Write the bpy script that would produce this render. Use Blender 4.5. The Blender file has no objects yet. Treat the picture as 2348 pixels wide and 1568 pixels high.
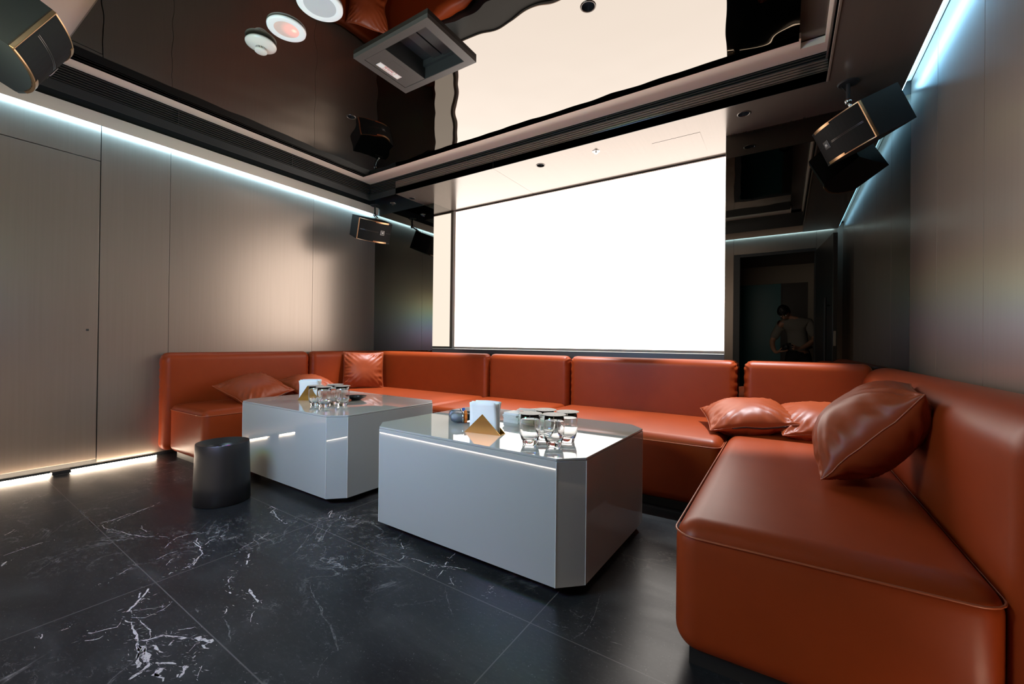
import bpy, bmesh, math, random
from mathutils import Vector, Matrix, noise
S = bpy.context.scene
COL = S.collection
PI = math.pi
VEINS=[(0.0098,1,[(-2.149,0.663),(-2.106,0.625),(-2.063,0.592),(-2.03,0.562),(-1.988,0.535)]),(0.0059,1,[(-2.153,0.631),(-2.093,0.607),(-2.074,0.619),(-2.045,0.586)]),(0.008,0,[(-1.98,0.533),(-1.932,0.542),(-1.889,0.533),(-1.833,0.529),(-1.776,0.514),(-1.73,0.507),(-1.682,0.49)]),(0.0045,0,[(-1.947,0.562),(-1.894,0.56),(-1.829,0.563),(-1.786,0.553),(-1.768,0.539)]),(0.0069,0,[(-1.806,0.52),(-1.781,0.536),(-1.769,0.558),(-1.751,0.583),(-1.715,0.597),(-1.67,0.624)]),(0.0183,0,[(-1.67,0.624),(-1.644,0.634),(-1.622,0.646),(-1.574,0.661)]),(0.0065,1,[(-1.638,0.632),(-1.588,0.632),(-1.548,0.633)]),(0.0085,0,[(-1.712,0.596),(-1.695,0.577),(-1.68,0.559)]),(0.0052,0,[(-1.769,0.558),(-1.763,0.568),(-1.756,0.608),(-1.724,0.644),(-1.715,0.668)]),(0.0149,0,[(-1.779,0.512),(-1.73,0.519),(-1.68,0.515),(-1.635,0.505),(-1.626,0.488),(-1.615,0.463),(-1.6,0.438)]),(0.0118,1,[(-1.79,0.524),(-1.726,0.503),(-1.679,0.487),(-1.632,0.479)]),(0.0101,1,[(-1.777,0.532),(-1.734,0.523),(-1.695,0.505),(-1.647,0.497)]),(0.0222,0,[(-1.623,0.49),(-1.594,0.504),(-1.552,0.505),(-1.505,0.501)]),(0.0159,0,[(-1.595,0.493),(-1.564,0.497),(-1.536,0.505)]),(0.0084,0,[(-1.741,0.531),(-1.719,0.545),(-1.675,0.543),(-1.647,0.549)]),(0.0081,0,[(-1.641,0.506),(-1.614,0.524),(-1.587,0.542),(-1.555,0.557)]),(0.0125,0,[(-1.555,0.557),(-1.527,0.559),(-1.509,0.544),(-1.49,0.52)]),(0.0041,0,[(-1.589,0.582),(-1.619,0.618),(-1.594,0.635),(-1.59,0.657)]),(0.0056,1,[(-1.561,0.559),(-1.554,0.587),(-1.564,0.61),(-1.569,0.632)]),(0.0047,1,[(-1.532,0.573),(-1.519,0.593),(-1.509,0.611)]),(0.0031,0,[(-1.507,0.595),(-1.474,0.573),(-1.441,0.557)]),(0.0037,1,[(-1.98,0.533),(-1.943,0.505),(-1.961,0.479),(-1.97,0.452),(-2.008,0.423)]),(0.0037,1,[(-1.928,0.48),(-1.915,0.454),(-1.951,0.417)]),(0.003,0,[(-1.974,0.544),(-1.923,0.578),(-1.928,0.631),(-1.956,0.672)]),(0.0023,0,[(-2.018,0.562),(-1.972,0.61),(-1.937,0.658)]),(0.0078,0,[(-1.528,0.542),(-1.497,0.52)]),(0.0035,0,[(-2.082,0.374),(-2.072,0.405),(-2.073,0.422)]),(0.0039,1,[(-2.061,0.344),(-2.117,0.361)]),(0.0073,1,[(-3.08,0.718),(-3.123,0.742),(-3.107,0.781),(-3.151,0.856),(-3.155,0.914),(-3.182,0.982),(-3.245,1.053)]),(0.0044,1,[(-3.084,0.733),(-3.058,0.768),(-3.096,0.816),(-3.13,0.871),(-3.166,0.95)]),(0.0045,0,[(-2.963,0.713),(-2.871,0.767),(-2.826,0.774),(-2.713,0.811),(-2.681,0.848),(-2.605,0.876)]),(0.0032,0,[(-3.084,0.733),(-3.012,0.73),(-2.927,0.754),(-2.861,0.774)]),(0.0036,0,[(-2.907,0.853),(-2.845,0.835),(-2.764,0.84)]),(0.0066,1,[(-2.182,0.79),(-2.229,0.828),(-2.251,0.863),(-2.282,0.894),(-2.368,0.918),(-2.451,0.92),(-2.484,0.897)]),(0.0063,1,[(-2.201,0.788),(-2.207,0.807),(-2.191,0.819),(-2.239,0.859)]),(0.0051,1,[(-2.246,0.817),(-2.209,0.83),(-2.266,0.879)]),(0.0043,1,[(-2.203,0.81),(-2.236,0.849),(-2.293,0.861)]),(0.0047,1,[(-2.473,0.805),(-2.535,0.848),(-2.576,0.896),(-2.574,0.944),(-2.538,0.993)]),(0.0046,1,[(-2.359,0.924),(-2.4,0.969),(-2.408,1.009),(-2.408,1.057)]),(0.0046,1,[(-2.52,0.965),(-2.437,0.929),(-2.359,0.924)]),(0.0031,0,[(-2.39,0.745),(-2.415,0.804),(-2.408,0.856)]),(0.0033,1,[(-2.287,0.754),(-2.338,0.792),(-2.345,0.839)]),(0.0042,1,[(-2.175,0.718),(-2.209,0.749),(-2.237,0.788)]),(0.0058,0,[(-2.997,0.373),(-3.019,0.41),(-3.036,0.467),(-3.05,0.507),(-3.038,0.552)]),(0.0076,1,[(-2.861,0.356),(-2.892,0.37),(-2.932,0.392)]),(0.0035,1,[(-2.335,0.544),(-2.351,0.579),(-2.361,0.614),(-2.396,0.658),(-2.408,0.684)]),(0.0048,0,[(-2.697,0.337),(-2.72,0.352)]),(0.0046,1,[(-3.295,0.409),(-3.335,0.444),(-3.382,0.478)]),(0.0081,1,[(-2.151,1.042),(-2.068,0.994),(-2.015,0.96),(-1.981,0.918),(-1.971,0.893)]),(0.0038,1,[(-1.971,0.893),(-1.943,0.858),(-1.86,0.824)]),(0.0093,0,[(-1.862,0.822),(-1.816,0.816)]),(0.0088,0,[(-1.756,0.772),(-1.724,0.756),(-1.7,0.736)]),(0.009,1,[(-1.832,0.886),(-1.759,0.859),(-1.707,0.853),(-1.661,0.835)]),(0.0034,1,[(-1.661,0.835),(-1.629,0.801),(-1.578,0.766)]),(0.0054,2,[(-1.849,0.7),(-1.789,0.694)]),(0.005,2,[(-1.691,0.733),(-1.607,0.714),(-1.527,0.683)]),(0.0042,2,[(-1.661,1.047),(-1.6,1.009),(-1.52,0.978),(-1.444,0.961),(-1.414,0.936),(-1.361,0.927)]),(0.0053,2,[(-1.361,0.927),(-1.305,0.907),(-1.251,0.882),(-1.208,0.859),(-1.215,0.834)]),(0.0036,2,[(-1.215,0.834),(-1.194,0.789),(-1.148,0.742)]),(0.0049,1,[(-2.624,1.372),(-2.518,1.347),(-2.431,1.316),(-2.286,1.288),(-2.283,1.352)]),(0.0045,1,[(-2.651,1.378),(-2.545,1.377),(-2.511,1.329),(-2.443,1.33)]),(0.0047,1,[(-2.211,1.488),(-2.245,1.545),(-2.166,1.474),(-2.174,1.513)]),(0.0041,1,[(-2.092,1.481),(-2.143,1.534),(-2.021,1.488)]),(0.0034,1,[(-2.066,1.564),(-2.012,1.515),(-1.999,1.566)]),(0.0029,1,[(-2.242,1.201),(-2.222,1.125),(-2.203,1.055),(-2.187,0.972)]),(0.0103,1,[(-1.318,0.629),(-1.329,0.656)]),(0.0051,0,[(-1.709,0.592),(-1.677,0.617),(-1.648,0.636)]),(0.0028,0,[(-1.311,1.574),(-1.298,1.516),(-1.296,1.49)]),(0.0126,0,[(-1.298,1.492),(-1.282,1.463),(-1.256,1.429)]),(0.007,0,[(-1.256,1.429),(-1.244,1.388),(-1.231,1.342)]),(0.0046,1,[(-1.61,1.496),(-1.532,1.445),(-1.484,1.4),(-1.475,1.351)]),(0.0033,1,[(-1.484,1.4),(-1.404,1.417),(-1.322,1.419),(-1.25,1.45),(-1.147,1.486)]),(0.0029,1,[(-1.31,1.344),(-1.302,1.398),(-1.338,1.48)]),(0.0037,0,[(-1.196,1.388),(-1.16,1.367),(-1.127,1.345)]),(0.0032,2,[(-1.169,1.331),(-1.092,1.259),(-1.01,1.193)]),(0.0024,2,[(-1.1,1.267),(-1.142,1.219),(-1.186,1.165),(-1.26,1.115)]),(0.004,0,[(-0.976,1.363),(-0.952,1.353)]),(0.0025,1,[(-0.998,1.382),(-0.996,1.462)]),(0.0037,2,[(-0.596,1.321),(-0.574,1.397),(-0.58,1.491),(-0.613,1.646)]),(0.0045,2,[(-0.731,1.368),(-0.674,1.362),(-0.616,1.379)]),(0.0062,2,[(-0.685,1.468),(-0.618,1.454),(-0.607,1.508)]),(0.0044,2,[(-0.497,1.387),(-0.442,1.395),(-0.396,1.407)]),(0.0048,2,[(-1.562,0.984),(-1.476,0.965),(-1.412,0.936),(-1.337,0.92),(-1.256,0.883),(-1.208,0.859)])]


# ------------------------------------------------------------------ camera, world, exposure
F_PX, YAW, PITCH, ROLL = 970.03, 0.570241, 0.0042858, 0.0114518
cam_data = bpy.data.cameras.new('camera')
cam_data.sensor_fit = 'HORIZONTAL'; cam_data.sensor_width = 36.0
cam_data.lens = F_PX / 2348 * 36.0
cam_data.clip_start = 0.005; cam_data.clip_end = 60
cam = bpy.data.objects.new('camera', cam_data); COL.objects.link(cam)
cy_, sy_ = math.cos(YAW), math.sin(YAW)
def wdir(right, up, fwd):                                   # camera frame before roll -> world
    u = up*math.cos(PITCH) + fwd*math.sin(PITCH); f = -up*math.sin(PITCH) + fwd*math.cos(PITCH)
    return Vector((right*cy_ - f*sy_, right*sy_ + f*cy_, u))
c_, s_ = math.cos(ROLL), math.sin(ROLL)
RGT, UPV, FWD = wdir(c_, s_, 0), wdir(-s_, c_, 0), wdir(0, 0, 1)
cam.matrix_world = Matrix(((RGT.x, UPV.x, -FWD.x, 0), (RGT.y, UPV.y, -FWD.y, 0), (RGT.z, UPV.z, -FWD.z, 1.0), (0, 0, 0, 1)))
S.camera = cam
w = bpy.data.worlds.new('world'); S.world = w; w.use_nodes = True
w.node_tree.nodes['Background'].inputs[0].default_value = (0.6, 0.7, 0.8, 1)
w.node_tree.nodes['Background'].inputs[1].default_value = 0.0
S.view_settings.view_transform = 'Standard'; S.view_settings.look = 'None'
S.view_settings.exposure = 0.0; S.view_settings.gamma = 1.0; S.view_settings.use_curve_mapping = False

# strengths of the lights the room has
E_SCREEN = 4.8
E_TV = 34.0
E_LED = 70.0
E_FLOOR = 90.0

# ------------------------------------------------------------------ room measures (metres)
XL, XR, YB, YF = -4.55, 0.69, 3.715, -0.020
ZS, ZC, ZM = 2.66, 2.85, 2.835            # soffit, recess ledge, mirrored ceiling
RX0, RX1, RY0, RY1 = -4.095, 0.222, 0.46, 3.263   # recess
MX0, MX1, MY0, MY1 = -3.945, 0.066, 0.70, 3.05    # mirrored ceiling panel
NX0, NX1, NY = -3.505, -0.394, 4.10      # niche of the screen
ZSILL = 0.935

# ------------------------------------------------------------------ materials
def nt(name):
    m = bpy.data.materials.new(name); m.use_nodes = True
    t = m.node_tree; b = t.nodes['Principled BSDF']
    return m, t, b
def pm(name, col, rough=0.5, metal=0.0, spec=0.5, coat=0.0, coat_rough=0.03, emit=None, es=0.0, trans=0.0, ior=None):
    m, t, b = nt(name)
    b.inputs['Base Color'].default_value = (*col, 1); b.inputs['Roughness'].default_value = rough
    b.inputs['Metallic'].default_value = metal; b.inputs['Specular IOR Level'].default_value = spec
    b.inputs['Coat Weight'].default_value = coat; b.inputs['Coat Roughness'].default_value = coat_rough
    b.inputs['Transmission Weight'].default_value = trans
    if ior: b.inputs['IOR'].default_value = ior
    if emit: b.inputs['Emission Color'].default_value = (*emit, 1); b.inputs['Emission Strength'].default_value = es
    return m
def emis(name, col, s):
    m = bpy.data.materials.new(name); m.use_nodes = True; t = m.node_tree; t.nodes.clear()
    e = t.nodes.new('ShaderNodeEmission'); o = t.nodes.new('ShaderNodeOutputMaterial')
    e.inputs[0].default_value = (*col, 1); e.inputs[1].default_value = s
    t.links.new(e.outputs[0], o.inputs[0]); return m
def add_bump(m, scale, strength, dist=0.002, detail=3.0, vec_scale=(1, 1, 1), kind='noise'):
    t = m.node_tree; b = t.nodes['Principled BSDF']
    tc = t.nodes.new('ShaderNodeTexCoord'); mp = t.nodes.new('ShaderNodeMapping'); mp.inputs['Scale'].default_value = vec_scale
    if kind == 'noise':
        n = t.nodes.new('ShaderNodeTexNoise'); n.inputs['Scale'].default_value = scale; n.inputs['Detail'].default_value = detail
        out = n.outputs[0]
    else:
        n = t.nodes.new('ShaderNodeTexVoronoi'); n.inputs['Scale'].default_value = scale; out = n.outputs['Distance']
    bp = t.nodes.new('ShaderNodeBump'); bp.inputs['Strength'].default_value = strength; bp.inputs['Distance'].default_value = dist
    t.links.new(tc.outputs['Object'], mp.inputs[0]); t.links.new(mp.outputs[0], n.inputs['Vector'])
    t.links.new(out, bp.inputs['Height']); t.links.new(bp.outputs[0], b.inputs['Normal'])
    return m
def mottle(m, c1, c2, scale, vec_scale=(1, 1, 1), detail=4.0):
    t = m.node_tree; b = t.nodes['Principled BSDF']
    tc = t.nodes.new('ShaderNodeTexCoord'); mp = t.nodes.new('ShaderNodeMapping'); mp.inputs['Scale'].default_value = vec_scale
    n = t.nodes.new('ShaderNodeTexNoise'); n.inputs['Scale'].default_value = scale; n.inputs['Detail'].default_value = detail
    r = t.nodes.new('ShaderNodeValToRGB'); r.color_ramp.elements[0].color = (*c1, 1); r.color_ramp.elements[1].color = (*c2, 1)
    r.color_ramp.elements[0].position = 0.3; r.color_ramp.elements[1].position = 0.7
    t.links.new(tc.outputs['Object'], mp.inputs[0]); t.links.new(mp.outputs[0], n.inputs['Vector'])
    t.links.new(n.outputs[0], r.inputs[0]); t.links.new(r.outputs[0], b.inputs['Base Color']); return m

M = {}
M['bronze'] = mottle(pm('bronze panel', (.30, .236, .192), 0.29, 0.56), (.305, .242, .198), (.325, .258, .212), 60, (1, 1, .02))
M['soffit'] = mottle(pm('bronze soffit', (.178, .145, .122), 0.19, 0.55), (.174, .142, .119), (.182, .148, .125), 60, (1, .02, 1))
M['polished'] = pm('polished bronze', (.21, .195, .175), 0.03, 1.0)
M['ledge'] = pm('beige ledge', (.80, .68, .57), 0.5, 0.0, 0.3)
M['gap'] = pm('dark joint', (.01, .01, .01), 0.7)
M['dark_trim'] = pm('charcoal trim', (.035, .036, .036), 0.38, 0.3)
M['grille'] = pm('black grille', (.012, .012, .012), 0.4, 0.2)
M['slat'] = pm('slat edge', (.045, .042, .038), 0.45, 0.2)
M['mirror'] = pm('smoked mirror', (.15, .14, .125), 0.006, 1.0)
M['ceiling_mirror'] = add_bump(pm('smoked ceiling mirror', (.178, .163, .149), 0.006, 1.0), 2.6, 0.8, 0.006, 1.0)
M['leather'] = add_bump(mottle(pm('tan leather', (.27, .037, .0065), 0.41, 0, 0.22), (.26, .035, .006), (.28, .039, .007), 9), 420, 0.12, 0.0008)
M['cushion'] = add_bump(mottle(pm('tan cushion leather', (.28, .046, .011), 0.43, 0, 0.27), (.27, .044, .0105), (.29, .048, .0115), 12), 300, 0.12, 0.0008)
M['piping'] = pm('tan piping', (.36, .08, .028), 0.4)
M['zipper'] = pm('dark zip', (.03, .008, .005), 0.6)
M['black'] = pm('matt black', (.012, .012, .013), 0.5)
M['plinth'] = pm('black plinth', (.008, .008, .008), 0.5)
M['table_glass'] = pm('back painted glass', (.36, .372, .358), 0.025, 0, 0.6)
M['table_edge'] = pm('polished glass edge', (.62, .64, .63), 0.15, 0, 0.5)
M['bin'] = add_bump(pm('black bin plastic', (.016, .014, .013), 0.42), 500, 0.1, 0.0005)
M['bag'] = pm('purple bin bag', (.22, .10, .30), 0.35); M['bag2'] = pm('pink wrapper', (.45, .05, .16), 0.4)
M['cabinet'] = add_bump(pm('speaker cabinet', (.010, .011, .012), 0.55, 0, 0.3), 600, 0.15, 0.0005)
M['cloth'] = add_bump(pm('speaker cloth', (.012, .011, .010), 0.8, 0, 0.15), 900, 0.3, 0.0006)
M['gold'] = pm('copper gold trim', (.42, .245, .13), 0.36, 1.0)
M['chrome'] = pm('chrome', (.65, .65, .66), 0.18, 1.0)
M['brass'] = pm('brushed brass', (.56, .36, .10), 0.26, 1.0)
M['paper'] = pm('white paper', (.80, .80, .80), 0.8); M['paper2'] = pm('grey white paper', (.66, .66, .64), 0.8)
M['napkin'] = pm('white napkin', (.83, .83, .83), 0.85)
M['coaster'] = pm('grey brown coaster', (.42, .36, .32), 0.6); M['mark'] = pm('pale print', (.75, .70, .66), 0.6)
M['glass'] = pm('clear glass', (1, 1, 1), 0.0, 0, 0.5, trans=1.0, ior=1.47)
M['mesh_ball'] = add_bump(pm('microphone mesh', (.24, .26, .30), 0.35, 0.9), 900, 0.8, 0.0008, kind='v')
M['blue'] = pm('blue rubber', (.005, .09, .42), 0.5); M['orange'] = pm('orange rubber', (.75, .19, .02), 0.5)
M['dish'] = pm('black glazed dish', (.015, .017, .024), 0.12)
M['white_plastic'] = pm('white plastic', (.85, .85, .86), 0.3); M['warm_plastic'] = pm('ivory plastic', (.66, .62, .57), 0.25)
M['dark_plastic'] = pm('dark slot', (.02, .02, .02), 0.6)
M['vent'] = pm('dark grey vent', (.085, .075, .068), 0.45, 0.3); M['vent_in'] = pm('vent inside', (.03, .03, .03), 0.5, 0.2)
M['sticker'] = pm('white sticker', (.78, .74, .70), 0.6); M['red_ink'] = pm('red ink', (.55, .06, .04), 0.6)
M['lamp_cone'] = pm('black lamp cone', (.02, .02, .022), 0.12, 0.6)
M['rim'] = pm('dark lamp rim', (.10, .085, .075), 0.3, 0.8)
M['steel'] = pm('brushed steel', (.45, .43, .40), 0.3, 1.0)
M['door_leaf'] = pm('dark door', (.03, .028, .026), 0.35, 0.2)
M['frame'] = pm('charcoal door frame', (.045, .046, .048), 0.4, 0.3)
M['teal'] = pm('teal corridor panel', (.015, .26, .30), 0.3); M['corridor'] = pm('corridor beige', (.42, .36, .28), 0.5)
M['corridor_dark'] = pm('corridor brown', (.06, .05, .042), 0.4)
M['skin'] = pm('skin', (.48, .25, .16), 0.5); M['hair'] = pm('black hair', (.008, .007, .007), 0.45)
M['shirt'] = add_bump(pm('grey olive cotton', (.20, .19, .165), 0.9), 60, 0.4, 0.004); M['trousers'] = pm('black trousers', (.012, .012, .014), 0.85)
M['eye'] = pm('eye white', (.75, .72, .70), 0.2); M['shoe'] = pm('black shoe', (.015, .015, .016), 0.5)
M['led_cool'] = emis('cool white led', (.36, .72, 1.0), E_LED)
M['led_blue'] = emis('cool blue led', (.26, .64, 1.0), 28.0)
M['led_warm'] = emis('warm white led', (1.0, .80, .60), E_FLOOR)
M['led_front'] = emis('soft warm led', (1.0, .84, .68), E_FLOOR*.28); M['led_sill'] = emis('faint warm led', (1.0, .84, .68), E_FLOOR*.16)
M['lamp_cool'] = emis('downlight lens', (.85, .92, 1.0), 6.0)
M['red_led'] = emis('red led', (1.0, .25, .18), 5.0)
M['niche_frame'] = pm('brown screen frame', (.50, .36, .29), 0.5)

# screen face: warm white panel, fine pixel grid
def screen_mat():
    m = bpy.data.materials.new('lit display'); m.use_nodes = True; t = m.node_tree; t.nodes.clear()
    e = t.nodes.new('ShaderNodeEmission'); o = t.nodes.new('ShaderNodeOutputMaterial')
    e.inputs[0].default_value = (1.0, .925, .85, 1); e.inputs[1].default_value = E_SCREEN
    t.links.new(e.outputs[0], o.inputs[0]); return m
M['screen'] = screen_mat()
def tv_mat():                                             # a picture: green hills over blue water, bright middle
    m = bpy.data.materials.new('television picture'); m.use_nodes = True; t = m.node_tree; t.nodes.clear()
    e = t.nodes.new('ShaderNodeEmission'); o = t.nodes.new('ShaderNodeOutputMaterial')
    tc = t.nodes.new('ShaderNodeTexCoord'); sp = t.nodes.new('ShaderNodeSeparateXYZ'); r = t.nodes.new('ShaderNodeValToRGB')
    cr = r.color_ramp
    cr.elements[0].position = 0.0; cr.elements[0].color = (.95, .50, .55, 1)
    cr.elements[1].position = 1.0; cr.elements[1].color = (.95, .72, .48, 1)
    for p, c in ((.10, (.75, .45, .75, 1)), (.22, (.06, .24, 1.0, 1)), (.42, (.06, .30, 1.0, 1)), (.54, (.14, .70, .50, 1)), (.72, (.18, .85, .26, 1)), (.86, (.95, .62, .40, 1))):
        x = cr.elements.new(p); x.color = c
    t.links.new(tc.outputs['Generated'], sp.inputs[0]); t.links.new(sp.outputs['Z'], r.inputs[0])
    t.links.new(r.outputs[0], e.inputs[0]); e.inputs[1].default_value = E_TV
    t.links.new(e.outputs[0], o.inputs[0]); return m
M['tv'] = tv_mat()

def marble():
    m, t, b = nt('black marble tile'); N = t.nodes.new; L = t.links.new
    tc = N('ShaderNodeTexCoord')
    def noise_(scale, detail, vec=None, dist=0.0, rough=0.55):
        n = N('ShaderNodeTexNoise'); n.inputs['Scale'].default_value = scale; n.inputs['Detail'].default_value = detail
        n.inputs['Distortion'].default_value = dist; n.inputs['Roughness'].default_value = rough
        L(vec or tc.outputs['Object'], n.inputs['Vector']); return n
    def ramp(src, pts):
        r = N('ShaderNodeValToRGB'); e = r.color_ramp.elements
        e[0].position, e[1].position = pts[0][0], pts[-1][0]; e[0].color, e[1].color = (*pts[0][1], 1), (*pts[-1][1], 1)
        for p, c in pts[1:-1]:
            x = e.new(p); x.color = (*c, 1)
        L(src, r.inputs[0]); return r
    def mth(op, a, b_=None):
        n = N('ShaderNodeMath'); n.operation = op
        for i, v in enumerate((a, b_)):
            if v is None: continue
            if isinstance(v, (int, float)): n.inputs[i].default_value = v
            else: L(v, n.inputs[i])
        return n.outputs[0]
    def mix(fac, a, b_):
        n = N('ShaderNodeMix'); n.data_type = 'RGBA'
        if isinstance(fac, (int, float)): n.inputs['Factor'].default_value = fac
        else: L(fac, n.inputs['Factor'])
        for k, v in ((6, a), (7, b_)):
            if isinstance(v, tuple): n.inputs[k].default_value = (*v, 1)
            else: L(v, n.inputs[k])
        return n.outputs[2]
    mp = N('ShaderNodeMapping'); mp.inputs['Rotation'].default_value = (0, 0, .5); mp.inputs['Scale'].default_value = (1, 2.2, 1)
    L(tc.outputs['Object'], mp.inputs[0])
    cloud = noise_(2.2, 6, mp.outputs[0], 0.6)
    base = ramp(cloud.outputs[0], [(.30, (.013, .013, .0145)), (.55, (.022, .0215, .0225)), (.75, (.046, .0445, .0435))])
    fine = noise_(38, 4, mp.outputs[0])
    base2 = mix(mth('MULTIPLY', ramp(fine.outputs[0], [(.5, (0, 0, 0)), (.75, (1, 1, 1))]).outputs[0], .35), base.outputs[0], (.06, .058, .056))
    # hair-thin veins: ridge of a warped noise, only inside patches
    nv = noise_(2.6, 5, tc.outputs['Object'], 1.1, 0.62)
    ridge = mth('ABSOLUTE', mth('SUBTRACT', nv.outputs[0], .5))
    vein = ramp(ridge, [(0.0, (1, 1, 1)), (.006, (.45, .45, .45)), (.016, (0, 0, 0))])
    patch = noise_(1.3, 2)
    pmask = ramp(patch.outputs[0], [(.50, (0, 0, 0)), (.66, (1, 1, 1))])
    nv2 = noise_(7.5, 6, mp.outputs[0], 1.6, 0.65)
    ridge2 = mth('ABSOLUTE', mth('SUBTRACT', nv2.outputs[0], .52))
    vein2 = ramp(ridge2, [(0.0, (.7, .7, .7)), (.010, (.2, .2, .2)), (.022, (0, 0, 0))])
    brk = noise_(24, 3)
    bmask = ramp(brk.outputs[0], [(.46, (0, 0, 0)), (.60, (1, 1, 1))])
    f1 = mth('MULTIPLY', mth('MULTIPLY', vein.outputs[0], pmask.outputs[0]), mth('MULTIPLY_ADD', bmask.outputs[0], .6))
    f2 = mth('MULTIPLY', mth('MULTIPLY', vein2.outputs[0], pmask.outputs[0]), bmask.outputs[0])
    vor = N('ShaderNodeTexVoronoi'); vor.inputs['Scale'].default_value = 85; L(tc.outputs['Object'], vor.inputs['Vector'])
    speck = ramp(vor.outputs['Distance'], [(0.06, (1, 1, 1)), (.20, (0, 0, 0))])
    sp2 = noise_(90, 3, mp.outputs[0]); fleck = ramp(sp2.outputs[0], [(.66, (0, 0, 0)), (.74, (1, 1, 1))])
    f3 = mth('MULTIPLY', mth('MULTIPLY', speck.outputs[0], bmask.outputs[0]), .34)
    f3 = mth('ADD', f3, mth('MULTIPLY', fleck.outputs[0], .16))
    f = mth('MINIMUM', mth('ADD', mth('MULTIPLY', f1, .7), mth('ADD', mth('MULTIPLY', f2, .8), f3)), 1.0)
    col = mix(f, base2, (.42, .39, .37))
    # grout joints on a measured grid
    sx = N('ShaderNodeSeparateXYZ'); L(tc.outputs['Object'], sx.inputs[0])
    def joint(coord, off, step, half):
        v = mth('DIVIDE', mth('SUBTRACT', coord, off), step)
        d = mth('ABSOLUTE', mth('SUBTRACT', mth('SUBTRACT', v, mth('FLOOR', v)), .5))
        return mth('GREATER_THAN', d, .5 - half/step)
    ysk = mth('ADD', sx.outputs['Y'], mth('MULTIPLY', sx.outputs['X'], .031))
    jx = joint(sx.outputs['X'], -0.757, 1.412, .0022); jy = joint(ysk, 0.617, .682, .0020)
    jf = mth('MULTIPLY', mth('MAXIMUM', jx, jy), .85)
    col2 = mix(jf, col, (.13, .115, .11))
    L(col2, b.inputs['Base Color'])
    rr = ramp(cloud.outputs[0], [(.3, (.27, .27, .27)), (.7, (.40, .40, .40))])
    L(rr.outputs[0], b.inputs['Roughness']); b.inputs['Specular IOR Level'].default_value = .36
    return m
M['marble'] = marble()
def broken(name, c_hi, c_lo, scale, a, b_):
    m = pm(name, c_hi, 0.33); t = m.node_tree; bs = t.nodes['Principled BSDF']
    tc = t.nodes.new('ShaderNodeTexCoord'); n = t.nodes.new('ShaderNodeTexNoise'); n.inputs['Scale'].default_value = scale; n.inputs['Detail'].default_value = 5; n.inputs['Roughness'].default_value = .7
    r = t.nodes.new('ShaderNodeValToRGB'); r.color_ramp.elements[0].position = a; r.color_ramp.elements[1].position = b_
    r.color_ramp.elements[0].color = (*c_lo, 1); r.color_ramp.elements[1].color = (*c_hi, 1)
    t.links.new(tc.outputs['Object'], n.inputs['Vector']); t.links.new(n.outputs[0], r.inputs[0]); t.links.new(r.outputs[0], bs.inputs['Base Color']); return m
M['vein'] = broken('marble vein', (.64, .57, .54), (.03, .029, .03), 75, .38, .50); M['vein_faint'] = broken('faint marble vein', (.17, .16, .155), (.02, .02, .021), 60, .40, .58)

# ------------------------------------------------------------------ mesh helpers
def obj(name, bm, mat, parent=None, smooth=False, mats=None):
    me = bpy.data.meshes.new(name)
    bmesh.ops.recalc_face_normals(bm, faces=bm.faces)
    bm.to_mesh(me); bm.free()
    for m in (mats or [mat]): me.materials.append(m)
    if smooth:
        for p in me.polygons: p.use_smooth = True
    o = bpy.data.objects.new(name, me); COL.objects.link(o)
    if parent: o.parent = parent
    return o
def tag(o, label, cat, group=None):
    o['label'] = label; o['category'] = cat
    if group: o['group'] = group
    return o
def structure(o, label=None):
    o['kind'] = 'structure'
    if label: o['label'] = label
    return o
def thing(name, label, cat, loc=(0, 0, 0), rz=0.0, group=None, mat=None):
    o = bpy.data.objects.new(name, None); COL.objects.link(o); o.empty_display_size = .05
    if mat is not None: o.matrix_world = mat
    else: o.location = loc; o.rotation_euler = (0, 0, rz)
    return tag(o, label, cat, group)
def copy_tree(o, parent=None):
    c = o.copy(); COL.objects.link(c)
    if parent: c.parent = parent
    for ch in list(o.children): copy_tree(ch, c)
    return c
def B(): return bmesh.new()
def box(bm, x0, x1, y0, y1, z0, z1, mi=0, bev=0.0, seg=2):
    vs = [bm.verts.new((x, y, z)) for z in (z0, z1) for y in (y0, y1) for x in (x0, x1)]
    fs = [bm.faces.new([vs[i] for i in q]) for q in ((0, 2, 3, 1), (4, 5, 7, 6), (0, 1, 5, 4), (2, 6, 7, 3), (0, 4, 6, 2), (1, 3, 7, 5))]
    for f in fs: f.material_index = mi
    if bev:
        es = list({e for f in fs for e in f.edges})
        r = bmesh.ops.bevel(bm, geom=es, offset=bev, segments=seg, affect='EDGES', profile=.5)
        for f in r['faces']: f.material_index = mi
    return bm
def prism(bm, pts, z0, z1, mi=0, bev=0.0, seg=2):
    lo = [bm.verts.new((x, y, z0)) for x, y in pts]; hi = [bm.verts.new((x, y, z1)) for x, y in pts]
    n = len(pts); fs = [bm.faces.new(lo[::-1]), bm.faces.new(hi)]
    for i in range(n): fs.append(bm.faces.new((lo[i], lo[(i+1) % n], hi[(i+1) % n], hi[i])))
    for f in fs: f.material_index = mi
    if bev:
        es = list({e for f in fs for e in f.edges})
        bmesh.ops.bevel(bm, geom=es, offset=bev, segments=seg, affect='EDGES', profile=.5)
    return bm
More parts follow.
